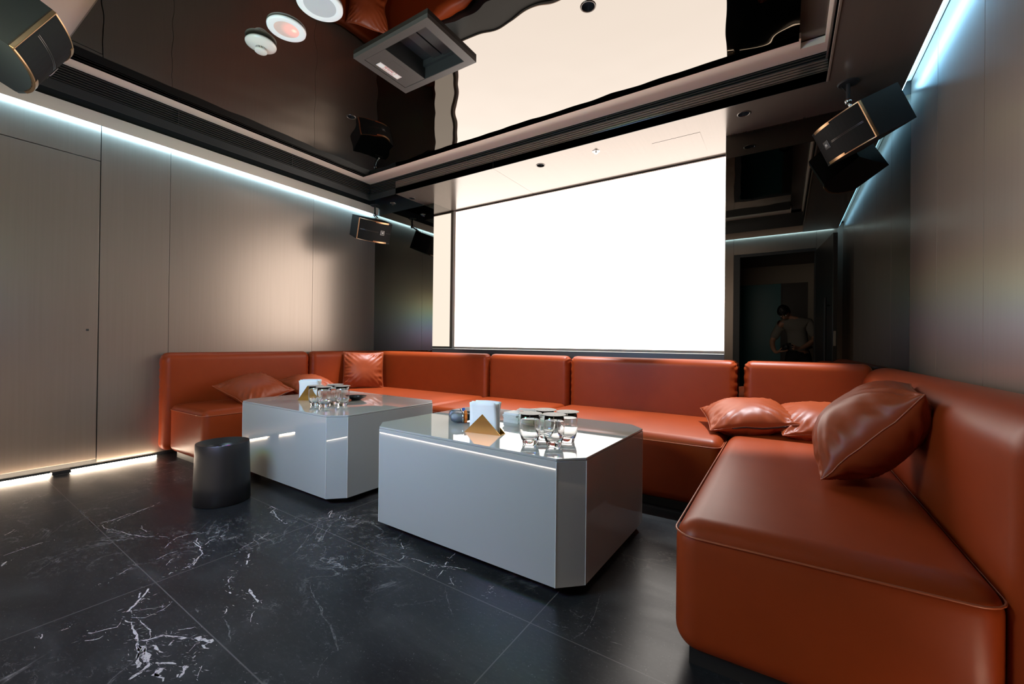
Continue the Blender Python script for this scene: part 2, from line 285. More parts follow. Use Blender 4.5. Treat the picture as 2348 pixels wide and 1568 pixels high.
def lathe(bm, prof, n=32, c=(0, 0, 0), mi=0, closed=False, fn=None):
    rings = []
    for r, z in prof:
        if r < 1e-6: rings.append([bm.verts.new((c[0], c[1], c[2]+z))])
        else:
            ring = []
            for i in range(n):
                a = 2*PI*i/n; rr = r*(fn(a, z) if fn else 1)
                ring.append(bm.verts.new((c[0]+rr*math.cos(a), c[1]+rr*math.sin(a), c[2]+z)))
            rings.append(ring)
    prs = list(zip(rings, rings[1:])) + ([(rings[-1], rings[0])] if closed else [])
    for a, b_ in prs:
        for i in range(n):
            j = (i+1) % n
            if len(a) == 1 and len(b_) == 1: continue
            if len(a) == 1: f = bm.faces.new((a[0], b_[i], b_[j]))
            elif len(b_) == 1: f = bm.faces.new((a[i], a[j], b_[0]))
            else: f = bm.faces.new((a[i], a[j], b_[j], b_[i]))
            f.material_index = mi
    return bm
def tube(bm, pts, r, n=8, closed=False, mi=0, caps=True):
    pts = [Vector(p) for p in pts]; m = len(pts); rings = []
    rad = r if isinstance(r, (list, tuple)) else [r]*m
    up = Vector((0, 0, 1))
    for i, p in enumerate(pts):
        d = (pts[(i+1) % m] - pts[i-1]) if (closed or 0 < i < m-1) else (pts[1]-pts[0] if i == 0 else pts[-1]-pts[-2])
        d.normalize(); a = d.cross(up)
        if a.length < 1e-3: a = d.cross(Vector((1, 0, 0)))
        a.normalize(); b_ = a.cross(d)
        rings.append([bm.verts.new(p + (a*math.cos(2*PI*k/n) + b_*math.sin(2*PI*k/n))*rad[i]) for k in range(n)])
    for i in range(m if closed else m-1):
        A, C = rings[i], rings[(i+1) % m]
        for k in range(n):
            f = bm.faces.new((A[k], A[(k+1) % n], C[(k+1) % n], C[k])); f.material_index = mi
    if not closed and caps:
        for R in (rings[0], rings[-1]):
            f = bm.faces.new(R); f.material_index = mi
    return bm
def axis_coords(h, r, k, m):
    e = [r*math.tan(PI/4*i/k) for i in range(k+1)]           # 0..r
    lo = [-(h-r) - t for t in reversed(e)]
    mid = [-(h-r) + 2*(h-r)*i/m for i in range(1, m)] if h-r > 1e-6 else []
    hi = [(h-r) + t for t in e]
    return lo + mid + hi
def soft_box(bm, c, size, r, k=5, m=(8, 8, 8), crown=0.0, deform=None):
    """upholstered block: a box with rounded edges, swelling a little on top"""
    h = [s/2 for s in size]; cs = [axis_coords(h[i], r, k, m[i]) for i in range(3)]; V = {}
    def vert(p):
        key = tuple(round(q, 5) for q in p)
        if key in V: return V[key]
        inner = [max(-(h[i]-r), min(h[i]-r, p[i])) for i in range(3)]
        d = Vector([p[i]-inner[i] for i in range(3)])
        q = Vector(inner) + (d.normalized()*r if d.length > 0 else d)
        if crown: q.z += crown*max(0, 1-(q.x/h[0])**2)*max(0, 1-(q.y/h[1])**2)*max(0, min(1, (q.z/h[2])))
        if deform: q = deform(q, h)
        V[key] = bm.verts.new(q + Vector(c)); return V[key]
    for ax in range(3):
        u, v = [(1, 2), (2, 0), (0, 1)][ax]
        for sgn in (-1, 1):
            for i in range(len(cs[u])-1):
                for j in range(len(cs[v])-1):
                    q = []
                    for a, b_ in ((i, j), (i+1, j), (i+1, j+1), (i, j+1)):
                        p = [0, 0, 0]; p[ax] = sgn*h[ax]; p[u] = cs[u][a]; p[v] = cs[v][b_]; q.append(vert(p))
                    if len(set(q)) == 4:
                        try: bm.faces.new(q if sgn > 0 else q[::-1])
                        except ValueError: pass
    return bm
def rounded_ring(x0, x1, y0, y1, r, z, n=6):
    pts = []
    for cx, cy, a0 in ((x1-r, y1-r, 0), (x0+r, y1-r, 90), (x0+r, y0+r, 180), (x1-r, y0+r, 270)):
        for i in range(n+1):
            a = math.radians(a0 + 90*i/n); pts.append((cx+r*math.cos(a), cy+r*math.sin(a), z))
    return pts
def text_mesh(body, size, mat, parent, mtx, name, extrude=0.0004):
    cu = bpy.data.curves.new(name, 'FONT'); cu.body = body; cu.size = size; cu.align_x = 'CENTER'; cu.align_y = 'CENTER'; cu.extrude = extrude
    tmp = bpy.data.objects.new('tmp', cu); COL.objects.link(tmp)
    dg = bpy.context.evaluated_depsgraph_get(); dg.update()
    me = bpy.data.meshes.new_from_object(tmp.evaluated_get(dg))
    bpy.data.objects.remove(tmp); bpy.data.curves.remove(cu)
    me.materials.clear(); me.materials.append(mat)
    o = bpy.data.objects.new(name, me); COL.objects.link(o); o.parent = parent; o.matrix_local = mtx
    return o
def frame_mtx(origin, xa, ya, za):
    return Matrix(((xa.x, ya.x, za.x, origin.x), (xa.y, ya.y, za.y, origin.y), (xa.z, ya.z, za.z, origin.z), (0, 0, 0, 1)))

# ================================================================== large structure
# floor, with its veins laid into the same mesh
def vein_ribbon(bm, pts, wid, mi, rnd, beaded):
    P = [Vector((x, y, 0)) for x, y in pts]; fine = []
    for a, b_ in zip(P, P[1:]):
        n = max(2, int((b_-a).length/.012))
        for i in range(n): fine.append(a.lerp(b_, i/n))
    fine.append(P[-1])
    n = len(fine); prev = None; ph = rnd.random()*50
    for i, p in enumerate(fine):
        d = fine[min(n-1, i+1)]-fine[max(0, i-1)]
        if d.length < 1e-6: continue
        d.normalize(); s = Vector((-d.y, d.x, 0))
        e = min(1, i/(n*.18+1), (n-1-i)/(n*.18+1)) ** .6
        w1 = noise.noise(Vector((p.x*55+ph, p.y*55, 1)))
        w2 = noise.noise(Vector((p.x*130, p.y*130+ph, 7)))
        hw = wid*.5*e*(.75+.9*w1+.7*w2)
        off = s*(wid*.7*noise.noise(Vector((p.x*28, p.y*28, ph)))+.004*noise.noise(Vector((p.x*60, p.y*60, ph))))
        q = p+off
        if hw < (.18*wid if beaded else .05*wid): prev = None; continue
        ju = rnd.uniform(.6, 1.4)
        pair = (bm.verts.new((q.x+s.x*hw*ju, q.y+s.y*hw*ju, .0004)), bm.verts.new((q.x-s.x*hw, q.y-s.y*hw, .0004)))
        if prev:
            f = bm.faces.new((prev[0], prev[1], pair[1], pair[0])); f.material_index = mi
        prev = pair
bm = B(); box(bm, XL-.1, XR+.1, -2.6, YB+.45, -.06, 0)
rnd = random.Random(5)
for wid, kind, pts in VEINS:
    vein_ribbon(bm, pts, wid, 2 if kind == 2 else 1, rnd, kind == 1)
    for a, b_ in zip(pts, pts[1:]):
        a, b_ = Vector((*a, .0003)), Vector((*b_, .0003))
        for _ in range(int((b_-a).length/.008)):
            q = a.lerp(b_, rnd.random())+Vector((rnd.gauss(0, .012+wid*.9), rnd.gauss(0, .012+wid*.9), 0))
            l, hw, an = rnd.uniform(.002, .011), rnd.uniform(.0004, .0016), .5+rnd.gauss(0, .5)
            d, s = Vector((math.cos(an), math.sin(an), 0)), Vector((-math.sin(an), math.cos(an), 0))
            f = bm.faces.new([bm.verts.new(v) for v in (q-d*l, q-s*hw, q+d*l, q+s*hw*.7)]); f.material_index = 2 if (kind == 2 or rnd.random() < .4) else 1
structure(obj('floor', bm, None, mats=[M['marble'], M['vein'], M['vein_faint']]))

# left wall: satin bronze panels with hairline joints, a flush door among them
bm = B(); box(bm, XL-.12, XL-.022, YF-.1, YB+.45, 0, 2.9, 1)
for y0, y1 in ((-.25, .06), (1.050, 1.497), (1.500, 2.841), (2.844, YB)): box(bm, XL-.02, XL, y0, y1, .03, 2.74)
box(bm, XL-.02, XL, .0615, 1.0445, 2.407, 2.74)
structure(obj('wall_left', bm, None, mats=[M['bronze'], M['gap']]))
bm = B(); box(bm, XL-.02, XL, .066, 1.043, .056, 2.401, bev=.001)
d = structure(obj('door_1', bm, M['bronze']), 'flush bronze door in the panelled wall')
bm = B(); box(bm, -.004, .0015, -.008, .008, -.008, .008, bev=.001); k = obj('lock_plate', bm, M['dark_plastic'], d); k.location = (XL, .985, 1.07)

# right wall
bm = B(); box(bm, XR+.022, XR+.12, -.3, YB+.45, 0, 2.9, 1)
ys = [-.16, .45, 1.10, 1.80, 2.507, 3.140, YB]
for y0, y1 in zip(ys, ys[1:]): box(bm, XR, XR+.02, y0+.0015, y1-.0015, .03, 2.74, bev=.0012, seg=1)
structure(obj('wall_right', bm, None, mats=[M['bronze'], M['gap']]))

# back wall: carcass round the niche, sill, polished reveals
bm = B()
box(bm, XL-.1, NX0-.004, YB+.008, NY+.2, 0, 2.9); box(bm, NX1+.004, XR+.1, YB+.008, NY+.2, 0, 2.9)
box(bm, NX0-.004, NX1+.004, YB, NY+.2, 0, ZSILL, bev=.002); box(bm, NX0-.004, NX1+.004, NY+.03, NY+.2, ZSILL, 2.9)
structure(obj('wall_back', bm, M['dark_trim']))
bm = B(); box(bm, NX0-.004, NX0, YB, NY+.03, ZSILL, ZS); structure(obj('trim_1', bm, M['polished']), 'polished bronze reveal beside the screen')
bm = B(); box(bm, NX1, NX1+.004, YB, NY+.03, ZSILL, ZS); structure(obj('trim_2', bm, M['bronze']), 'bronze reveal beside the screen')
for x0, x1, lab in ((XL, NX0-.004, 'black smoked wall mirror between the corner and the left edge of the screen'), (NX1+.004, XR, 'black smoked wall mirror reflecting the open doorway and a person')):
    bm = B(); box(bm, x0, x1, YB, YB+.006, 0, ZS); tag(obj('wall_mirror', bm, M['mirror']), lab, 'mirror')

# front wall with the doorway
DX0, DX1, DZ = -.575, .370, 2.378
bm = B()
for x0, x1, z0, z1 in ((XL, -3.2, .03, 2.74), (-3.197, -1.95, .03, 2.74), (-1.947, DX0-.09, .03, 2.74), (DX1+.02, XR, .03, 2.74), (DX0-.087, DX1+.017, DZ+.05, 2.74)):
    box(bm, x0, x1, YF-.02, YF, z0, z1)
box(bm, XL-.1, DX0-.02, YF-.12, YF-.022, 0, 2.9, 1); box(bm, DX1+.02, XR+.1, YF-.12, YF-.022, 0, 2.9, 1); box(bm, DX0-.02, DX1+.02, YF-.12, YF-.022, DZ+.02, 2.9, 1)
structure(obj('wall_front', bm, None, mats=[M['bronze'], M['gap']]))
bm = B()
box(bm, DX0-.087, DX0, YF-.13, YF+.012, 0, DZ+.045, bev=.002); box(bm, DX0, DX1+.017, YF-.13, YF+.012, DZ, DZ+.045, bev=.002); box(bm, DX1, DX1+.017, YF-.13, YF-.0, 0, DZ, bev=.002)
structure(obj('trim_3', bm, M['frame']), 'charcoal frame of the doorway')
# open door leaf against the right wall
hx, hy, ex, ey = .386, YF+.02, .500, 1.03
dv = Vector((ex-hx, ey-hy, 0)); L_ = dv.length; ang = math.atan2(dv.y, dv.x)
bm = B(); box(bm, 0, L_, -.045, 0, .012, 2.39, bev=.002)
leaf = structure(obj('door_2', bm, M['door_leaf']), 'open dark door leaf standing against the right wall')
leaf.location = (hx+.0, hy, 0); leaf.rotation_euler = (0, 0, ang)
bm = B(); box(bm, L_-.001, L_+.002, -.034, -.010, 1.02, 1.20, bev=.0008); obj('latch_plate', bm, M['steel'], leaf)
bm = B(); tube(bm, [(L_-.16, .045, .62), (L_-.16, .045, 1.62)], .014, 12)
for z in (.72, 1.52): tube(bm, [(L_-.16, .0, z), (L_-.16, .045, z)], .009, 10)
obj('handle', bm, M['black'], leaf)

# corridor behind the doorway
CY = -1.62
bm = B(); box(bm, XL, -.69, CY-.1, CY, 0, 2.9); box(bm, -.69, .36, CY-.1, CY, 2.145, 2.9); box(bm, .36, 1.6, CY-.1, CY, 0, 2.9)
structure(obj('wall_corridor', bm, M['corridor']))
bm = B(); box(bm, -.69, -.035, CY-.06, CY-.02, 0, 2.145); structure(obj('door_3', bm, M['teal']), 'teal door across the corridor')
bm = B(); box(bm, -.035, .36, CY-.08, CY-.03, 0, 2.145); box(bm, -.045, -.030, CY-.06, CY-.0, 0, 2.145); structure(obj('trim_4', bm, M['corridor_dark']), 'brown panel beside the teal door')
bm = B(); box(bm, XL, 1.6, CY, YF-.12, 2.47, 2.6); structure(obj('ceiling_corridor', bm, M['corridor_dark']))

# ceiling: bronze soffit round a recess, ledge in the recess
bm = B()
SL = .062
for x0, x1, y0, y1 in ((XL+SL, RX0, YF+SL, RY1), (RX1, XR-SL, YF+SL, NY+.05), (RX0, RX1, YF+SL, RY0)):
    box(bm, x0, x1, y0, y1, ZS, 2.80)
for x0, x1 in ((XL+SL, NX0-.16), (NX0-.158, -2.33), (-2.328, RX1)): box(bm, x0, x1, RY1, NY+.05, ZS, 2.80)
box(bm, XL, XR, YF, NY+.1, 3.0, 3.06, 1)
ceil_o = structure(obj('ceiling', bm, None, mats=[M['soffit'], M['gap']]))
bm = B()
box(bm, RX0-.02, MX0, RY0-.02, RY1+.02, ZC, 2.885); box(bm, MX0, MX1+.01, MY1, RY1+.02, ZC, 2.885); box(bm, MX0, MX1+.01, RY0-.02, MY0, ZC, 2.885)
box(bm, MX1+.01, RX1+.02, RY1-.1, RY1+.02, ZC, 2.89); box(bm, RX1-.022, RX1+.02, RY0-.02, RY1-.1, ZC, 2.89)
structure(obj('trim_5', bm, M['ledge']), 'beige ledge round the mirrored ceiling')
bm = B(); box(bm, MX0, MX1, MY0, MY1, ZM, 2.87)
mirror_o = tag(obj('ceiling_mirror', bm, M['ceiling_mirror']), 'large smoked mirror panel set in the ceiling recess, reflecting the bright screen', 'mirror')
bm = B(); box(bm, MX1+.002, RX1+.02, RY0-.02, RY1-.1, ZC+.045, 2.91); structure(obj('ceiling_slot', bm, M['soffit']))
# charcoal fascia of the recess, below the grilles
bm = B()
for x0, x1, y0, y1 in ((RX0-.004, RX0, RY0, RY1), (RX1, RX1+.004, RY0, RY1), (RX0, RX1, RY1, RY1+.004), (RX0, RX1, RY0-.004, RY0)):
    box(bm, x0, x1, y0, y1, ZS-.0008, 2.722)
for x0, x1, y0, y1 in ((RX1, RX1+.004, RY0, RY1), (RX0, RX1, RY0-.004, RY0)): box(bm, x0, x1, y0, y1, 2.722, 2.85)
structure(obj('trim_6', bm, M['dark_trim']), 'charcoal fascia round the ceiling recess')
bm = B(); box(bm, RX1-.008, RX1+.004, RY0, RY1, ZS-.006, ZS+.006, bev=.002); box(bm, RX1-.012, RX1-.002, RY0, RY1, 2.80, 2.812, bev=.002)
structure(obj('trim_7', bm, M['bronze']), 'bronze edge trim of the ceiling recess')
def grille(name, label, along, p0, p1, fixed, inward):
    t = thing(name, label, 'air grille', (0, 0, 0), 0, 'slot grilles round the ceiling recess')
    z0, z1, n = 2.724, 2.848, 7
    def bx(bm, a0, a1, d0, d1, za, zb, **k):
        lo, hi = sorted((fixed+d0*inward, fixed+d1*inward))
        if along == 'x': box(bm, a0, a1, lo, hi, za, zb, **k)
        else: box(bm, lo, hi, a0, a1, za, zb, **k)
    b1 = B(); bx(b1, p0, p1, -.05, -.045, z0, z1); obj('backing', b1, M['grille'], t)
    b1 = B()
    for i in range(n):
        z = z0+(i+.5)*(z1-z0)/n; bx(b1, p0, p1, -.04, .0, z-.0022, z+.0022)
    o = obj('slat', b1, M['slat'], t)
    b1 = B(); bx(b1, p0, p1, -.05, .0, z0-.002, z0+.001); bx(b1, p0, p1, -.05, 0, z1-.001, z1+.001)
    for q in (p0, p1-.006, (p0*2+p1)/3, (p0+p1*2)/3): bx(b1, q, q+.006, -.05, -.004, z0, z1)
    obj('frame', b1, M['grille'], t); return t
grille('air_grille', 'black slot air grille running above the panelled wall side of the recess', 'y', RY0, RY1, RX0, 1)
grille('air_grille', 'black slot air grille running above the bright screen', 'x', RX0, RX1, RY1, -1)
# access hatch in the soffit
bm = B(); box(bm, -.922, -.556, 3.536, 3.905, ZS-.0015, ZS+.01, bev=.0006, seg=1)
tag(obj('access_hatch', bm, M['soffit']), 'thin square access hatch in the soffit above the screen', 'hatch')

# ================================================================== lights the room has
def strip(name, label, parts, group):
    t = thing(name, label, 'light strip', (0, 0, 0), 0, group)
    for nm, mat, boxes in parts:
        b1 = B()
        for q in boxes: box(b1, *q)
        obj(nm, b1, mat, t)
    return t
G1, G2 = 'cool light strips in the ceiling slots', 'warm light strips along the floor'
zl = (2.682, 2.702)
strip('light_strip', 'cool white light strip glowing along the top of the panelled left wall', [('diffuser', M['led_cool'], [(XL+SL-.014, XL+SL-.004, YF+.1, YB-.01, *zl)]), ('housing', M['ledge'], [(XL+SL-.004, XL+SL, YF+.06, YB, ZS+.003, 2.75), (XL, XL+SL, YF+.06, YB, 2.75, 2.76)])], G1)
strip('light_strip', 'cool blue light strip in the ceiling slot above the right sofa', [('diffuser', M['led_blue'], [(XR-SL+.004, XR-SL+.014, YF+.1, YB-.01, *zl)]), ('housing', M['ledge'], [(XR-SL, XR-SL+.004, YF+.06, YB, ZS+.003, 2.75), (XR-SL, XR, YF+.06, YB, 2.75, 2.76)])], G1)
strip('light_strip', 'cool white light strip above the doorway, seen in the right wall mirror', [('diffuser', M['led_cool'], [(XL+.1, XR-.1, YF+SL-.014, YF+SL-.004, *zl)]), ('housing', M['ledge'], [(XL+.06, XR-.06, YF+SL-.004, YF+SL, ZS+.003, 2.75), (XL+.06, XR-.06, YF, YF+SL, 2.75, 2.76)])], G1)
def floor_strip(label, ax, a0, a1, wall, s, led='led_warm'):
    def q(d0, d1, z0, z1):
        lo, hi = sorted((wall+s*d0, wall+s*d1))
        return (lo, hi, a0, a1, z0, z1) if ax == 'y' else (a0, a1, lo, hi, z0, z1)
    strip('light_strip', label, [('diffuser', M[led], [q(.0385, .0415, .003, .013), q(.006, .024, .012, .015)]), ('housing', M['dark_trim'], [q(0, .038, 0, .0115), q(.030, .042, .0135, .030)])], G2)
floor_strip('warm light strip on the floor along the flush bronze door', 'y', YF+.03, 1.415, XL, 1)
floor_strip('warm light strip on the floor along the wall opposite the screen', 'x', XL+.05, DX0-.09, YF, 1, 'led_front')
floor_strip('warm light strip across the floor of the doorway threshold', 'x', DX0-.085, DX1-.02, YF-.05, 1, 'led_sill')
floor_strip('warm light strip on the floor behind the open door leaf', 'y', YF+.03, 1.325, XR, -1)

cuts = []
def cut_holes(o, geo):
    """sink round and square openings into a panel"""
    cb = B()
    for g in geo:
        if len(g) == 3: lathe(cb, [(0, -.3), (g[2], -.3), (g[2], .3), (0, .3)], 32, (g[0], g[1], ZS+.15))
        else: box(cb, *g, 2.5, 2.98)
    c = obj('cutter', cb, M['gap']); md = o.modifiers.new('b', 'BOOLEAN'); md.object = c; md.operation = 'DIFFERENCE'; md.solver = 'EXACT'
    dg = bpy.context.evaluated_depsgraph_get(); dg.update()
    nm = bpy.data.meshes.new_from_object(o.evaluated_get(dg)); old = o.data; o.modifiers.clear(); o.data = nm
    bpy.data.objects.remove(c); bpy.data.meshes.remove(old)
def downlight(label, x, y, z, lit, r=.043, spot=None):
    t = thing('downlight', label, 'downlight', (x, y, z), 0, 'small black recessed downlights')
    b1 = B(); lathe(b1, [(r*.80, .0), (r*.86, -.003), (r, -.0025), (r*1.02, .0)], 32); obj('rim', b1, M['rim'], t, True)
    b1 = B(); lathe(b1, [(r*.80, -.001), (r*.66, .024), (r*.48, .046)], 32); obj('cone', b1, M['lamp_cone'], t, True)
    b1 = B(); lathe(b1, [(r*.49, .045), (0, .0455)], 24); obj('lens', b1, M['lamp_cool'] if lit else M['steel'], t)
    cuts.append((x, y, r*.81))
    if spot:
        ld = bpy.data.lights.new('spot', 'SPOT'); ld.energy = spot[0]; ld.spot_size = math.radians(spot[1]); ld.spot_blend = .5; ld.shadow_soft_size = .012; ld.color = (.80, .92, 1.0)
        lo = bpy.data.objects.new('spot', ld); COL.objects.link(lo); lo.parent = t; lo.location = (0, 0, -.006)
        dvec = Vector(spot[2])-Vector((x, y, z-.006)); lo.rotation_euler = dvec.to_track_quat('-Z', 'Y').to_euler()
    return t
downlight('recessed downlight in the mirrored ceiling above the far-left table', -2.98, 2.178, ZM, True, .036, (26.0, 11, (-2.74, 1.83, .55)))
downlight('recessed downlight in the mirrored ceiling within the reflection of the screen', -.905, 2.137, ZM, True, .042, (22.0, 50, (-1.05, 1.98, .55)))
downlight('recessed downlight in the bright soffit just above the screen', -1.91, 3.435, ZS, True, .043, (420.0, 52, (-1.92, 3.22, .45)))
downlight('recessed downlight in the soffit by the right wall mirror', -.248, 3.42, ZS, True, .043, (420.0, 46, (-.27, 3.28, .45)))
downlight('recessed downlight in the dark soffit near the back left speaker', -3.61, 3.464, ZS, True, .036, (420.0, 52, (-3.6, 3.22, .45)))
cut_holes(ceil_o, [c for c in cuts if c[1] > 3.2])
cut_holes(mirror_o, [c for c in cuts if c[1] < 3.2]+[(-2.085, -1.738, 1.755, 2.105)])
# niche display
sc = thing('display_screen', 'huge glowing white display screen set in the back wall niche', 'screen', (0, 0, 0))
bm = B(); box(bm, -3.466, NX1-.004, NY-.028, NY-.02, .958, 2.642); obj('panel', bm, M['screen'], sc)
bm = B(); box(bm, -3.466, NX1-.002, NY-.02, NY+.029, .938, 2.652); obj('cabinet', bm, M['dark_trim'], sc)
bm = B(); box(bm, NX0+.001, -3.4665, NY-.034, NY-.02, .938, 2.655); box(bm, -3.4665, NX1-.002, NY-.034, NY-.02, 2.6425, 2.650); box(bm, -3.4665, NX1-.002, NY-.034, NY-.02, .938, .9575)
obj('frame', bm, M['niche_frame'], sc)
tv = thing('television', 'wall television showing green and blue, facing the screen from the doorway wall', 'television', (0, 0, 0))
bm = B(); box(bm, -2.50, -1.55, YF+.032, YF+.036, 1.12, 1.97); obj('display', bm, M['tv'], tv)
bm = B(); box(bm, -2.51, -1.54, YF+.002, YF+.032, 1.11, 1.98, bev=.004); obj('cabinet', bm, M['black'], tv)

# ================================================================== sofa
LE, PI_ = M['leather'], M['piping']
def pucker(ends, axis):
    """gathered leather round the upper end corners of a back cushion"""
    def f(q, h):
        for s in ends:
            d = h[axis]-s*q[axis]
            if d < .07 and q.z > -.05:
                a = math.exp(-(d/.035)**2)*max(0, min(1, (q.z+.05)/.15))
                ring = math.atan2(q.z-(h[2]-.09), s*q[axis]-(h[axis]-.09))
                arg = q.z/.0165*PI if q.z < h[2]-.09 else ring*22
                amt = .0045*a*math.sin(arg)
                dirv = Vector((0, 0, 0)); dirv[axis] = s*.5
                other = 1-axis
                dirv[other] = .6*(1 if q[other] > 0 else -1); dirv.z = .4 if q.z > h[2]-.07 else 0
                q = q+dirv*amt
        return q
    return f
def seat(parent, x0, x1, y0, y1, z0=.05, z1=.452, r=.055, crown=.012, pipe=True):
    b1 = B(); soft_box(b1, ((x0+x1)/2, (y0+y1)/2, (z0+z1)/2), (x1-x0, y1-y0, z1-z0), r, 5, (10, 10, 4), crown)
    s = obj('seat', b1, LE, parent, True)
    if pipe:
        b1 = B(); tube(b1, rounded_ring(x0-.001, x1+.001, y0-.001, y1+.001, r, z1-.042), .0032, 6, True); obj('piping', b1, PI_, s, True)
    b1 = B(); box(b1, x0+.045, x1-.045, y0+.045, y1-.02, 0, .06); obj('plinth', b1, M['plinth'], parent)
    return s
def pad(parent, x0, x1, y0, y1, z0=.05, z1=.892, r=.062, ends=(), axis=0, m=(14, 14, 34)):
    b1 = B(); soft_box(b1, ((x0+x1)/2, (y0+y1)/2, (z0+z1)/2), (x1-x0, y1-y0, z1-z0), r, 5, m, 0, pucker(ends, axis) if ends else None)
    return obj('backrest', b1, LE, parent, True)
SG = 'tan leather sofa modules round the room'
so = thing('sofa', 'tan leather sofa module against the bronze panelled wall, nearest the flush door', 'sofa', (0, 0, 0), 0, SG)
seat(so, -4.40, -3.745, 1.462, 2.672); pad(so, XL+.004, -4.402, 1.42, 2.742, r=.066, ends=(-1, 1), axis=1, m=(3, 20, 34))
so = thing('sofa', 'tan leather corner sofa module under the left wall mirror', 'sofa', (0, 0, 0), 0, SG)
seat(so, -4.40, -2.612, 2.690, 3.59); pad(so, XL+.004, -4.402, 2.756, 3.70, r=.066, ends=(-1,), axis=1, m=(3, 16, 34)); pad(so, -4.50, -2.612, 3.592, 3.712, r=.055, ends=(1,), axis=0, m=(26, 3, 34))
so = thing('sofa', 'narrowest tan leather sofa module under the screen', 'sofa', (0, 0, 0), 0, SG)
seat(so, -2.604, -1.678, 2.690, 3.59); pad(so, -2.598, -1.680, 3.592, 3.712, r=.055, ends=(-1, 1), axis=0, m=(18, 3, 34))
so = thing('sofa', 'wide tan leather sofa module under the right half of the screen', 'sofa', (0, 0, 0), 0, SG)
seat(so, -1.670, -.300, 2.690, 3.59); pad(so, -1.668, -.292, 3.592, 3.712, r=.055, ends=(-1, 1), axis=0, m=(22, 3, 34))
so = thing('sofa', 'tan leather corner sofa module under the right wall mirror', 'sofa', (0, 0, 0), 0, SG)
seat(so, -.272, .455, 2.985, 3.59, r=.05); pad(so, -.248, .50, 3.592, 3.712, r=.055, ends=(-1,), axis=0, m=(16, 3, 34))
so = thing('sofa', 'tan leather chaise along the right wall, closest of the sofa modules', 'sofa', (0, 0, 0), 0, SG)
seat(so, -.288, .440, 1.392, 2.972, .045, .456, .072, .014); 
pad(so, .440, XR-.004, 1.34, 3.700, .05, .872, .115, m=(2, 26, 20))

# ------------------------------------------------------------------ loose cushions
def pillow_mesh(wd, ht, th, seed, n=52):
    b1 = B(); rn = random.Random(seed); ph = [rn.uniform(0, 6.28) for _ in range(8)]; grid = {}
    def P(u, v, s):
        pin = .055
        x = wd/2*u*(1-pin*(1-v*v)*abs(u)**3); y = ht/2*v*(1-pin*(1-u*u)*abs(v)**3)
        prof = (1-abs(u)**2.6)*(1-abs(v)**2.6)
        z = th/2*max(0, prof)**.52
        e = max(abs(u), abs(v)); cr = min(1, abs(u*v)*1.6)
        ln = v if abs(u) > abs(v) else u; side = (1 if abs(u) > abs(v) else 2)*(1 if (u if abs(u) > abs(v) else v) > 0 else -1)
        fold = abs(noise.noise(Vector((ln*5.5, seed*3.1+side*7.7, s*2.3))))
        wr = -.040*fold*max(0, (e-.45)/.55)**1.3*(1-e**9)
        wr += -.016*abs(math.sin(11*(abs(u)-abs(v))+ph[2 if s > 0 else 3]))*cr*(1-e**9)
        wr += .012*noise.noise(Vector((x*7+seed, y*7, s*3)))*(1-e**4)
        edge = .010*noise.noise(Vector((x*12, y*12, seed*1.3)))*e**6
        return Vector((x, y, s*max(.001*(1-e), z+wr*min(1, z/.03))+edge))
    for s in (1, -1):
        for i in range(n+1):
            for j in range(n+1):
                u = math.sin(PI/2*(2*i/n-1)); v = math.sin(PI/2*(2*j/n-1))
                bd = i in (0, n) or j in (0, n)
                key = (i, j, 0 if bd else s)
                if key not in grid: grid[key] = b1.verts.new(P(u, v, s))
        for i in range(n):
            for j in range(n):
                q = [grid[(a, b_, 0 if (a in (0, n) or b_ in (0, n)) else s)] for a, b_ in ((i, j), (i+1, j), (i+1, j+1), (i, j+1))]
                b1.faces.new(q if s > 0 else q[::-1])
    return b1
def pillow(label, origin, xa, na, wd=.46, ht=.46, th=.17, seed=1, zipper=None, seam=None):
    z = Vector(na).normalized(); x = Vector(xa); x = (x-z*x.dot(z)).normalized(); y = z.cross(x)
    t = thing('cushion', label, 'cushion', group='loose tan leather cushions on the sofas', mat=frame_mtx(Vector(origin), x, y, z))
    obj('cover', pillow_mesh(wd, ht, th, seed), M['cushion'], t, True)
    ring = []
    for k in range(4):
        for i in range(14):
            q = math.sin(PI/2*(2*i/14-1)); u, v = [(q, -1), (1, q), (-q, 1), (-1, -q)][k]
            pin = .055
            X = wd/2*u*(1-pin*(1-v*v)*abs(u)**3); Y = ht/2*v*(1-pin*(1-u*u)*abs(v)**3)
            e = 1; ring.append((X, Y, .010*noise.noise(Vector((X*12, Y*12, seed*1.3)))))
    b1 = B(); tube(b1, ring, .0028, 6, True); obj('seam', b1, M['piping'], t, True)
    if zipper is not None:
        a, b_ = zipper[1], zipper[2]; k = zipper[0]; pts = []
        for i in range(9):
            q = a+(b_-a)*i/8; u, v = [(q, -1), (1, q), (-q, 1), (-1, -q)][k]; pin = .055
            X = wd/2*u*(1-pin*(1-v*v)*abs(u)**3); Y = ht/2*v*(1-pin*(1-u*u)*abs(v)**3)
            s_in = .997
            pts.append((X*1.004, Y*1.004, .010*noise.noise(Vector((X*12, Y*12, seed*1.3)))-.006))
        b1 = B(); tube(b1, pts, [.002]+[.0055]*7+[.002], 6); obj('zip', b1, M['zipper'], t, True)
    return t
pillow('cushion lying nearest the flush door on the left sofa, dark zip facing the room', (-4.06, 1.99, .565), (-.25, 1, .10), (.42, -.12, 1), .47, .44, .20, 3, (0, -.55, .75))
pillow('tan leather cushion lying behind the far-left table, beside the zipped cushion', (-4.10, 2.55, .545), (-.1, 1, 0), (.30, 0, 1), .46, .44, .19, 5)
pillow('tan leather cushion standing upright in the far corner under the left mirror', (-4.22, 3.30, .665), (.62, .78, 0), (.80, -.55, .22), .46, .44, .17, 8)
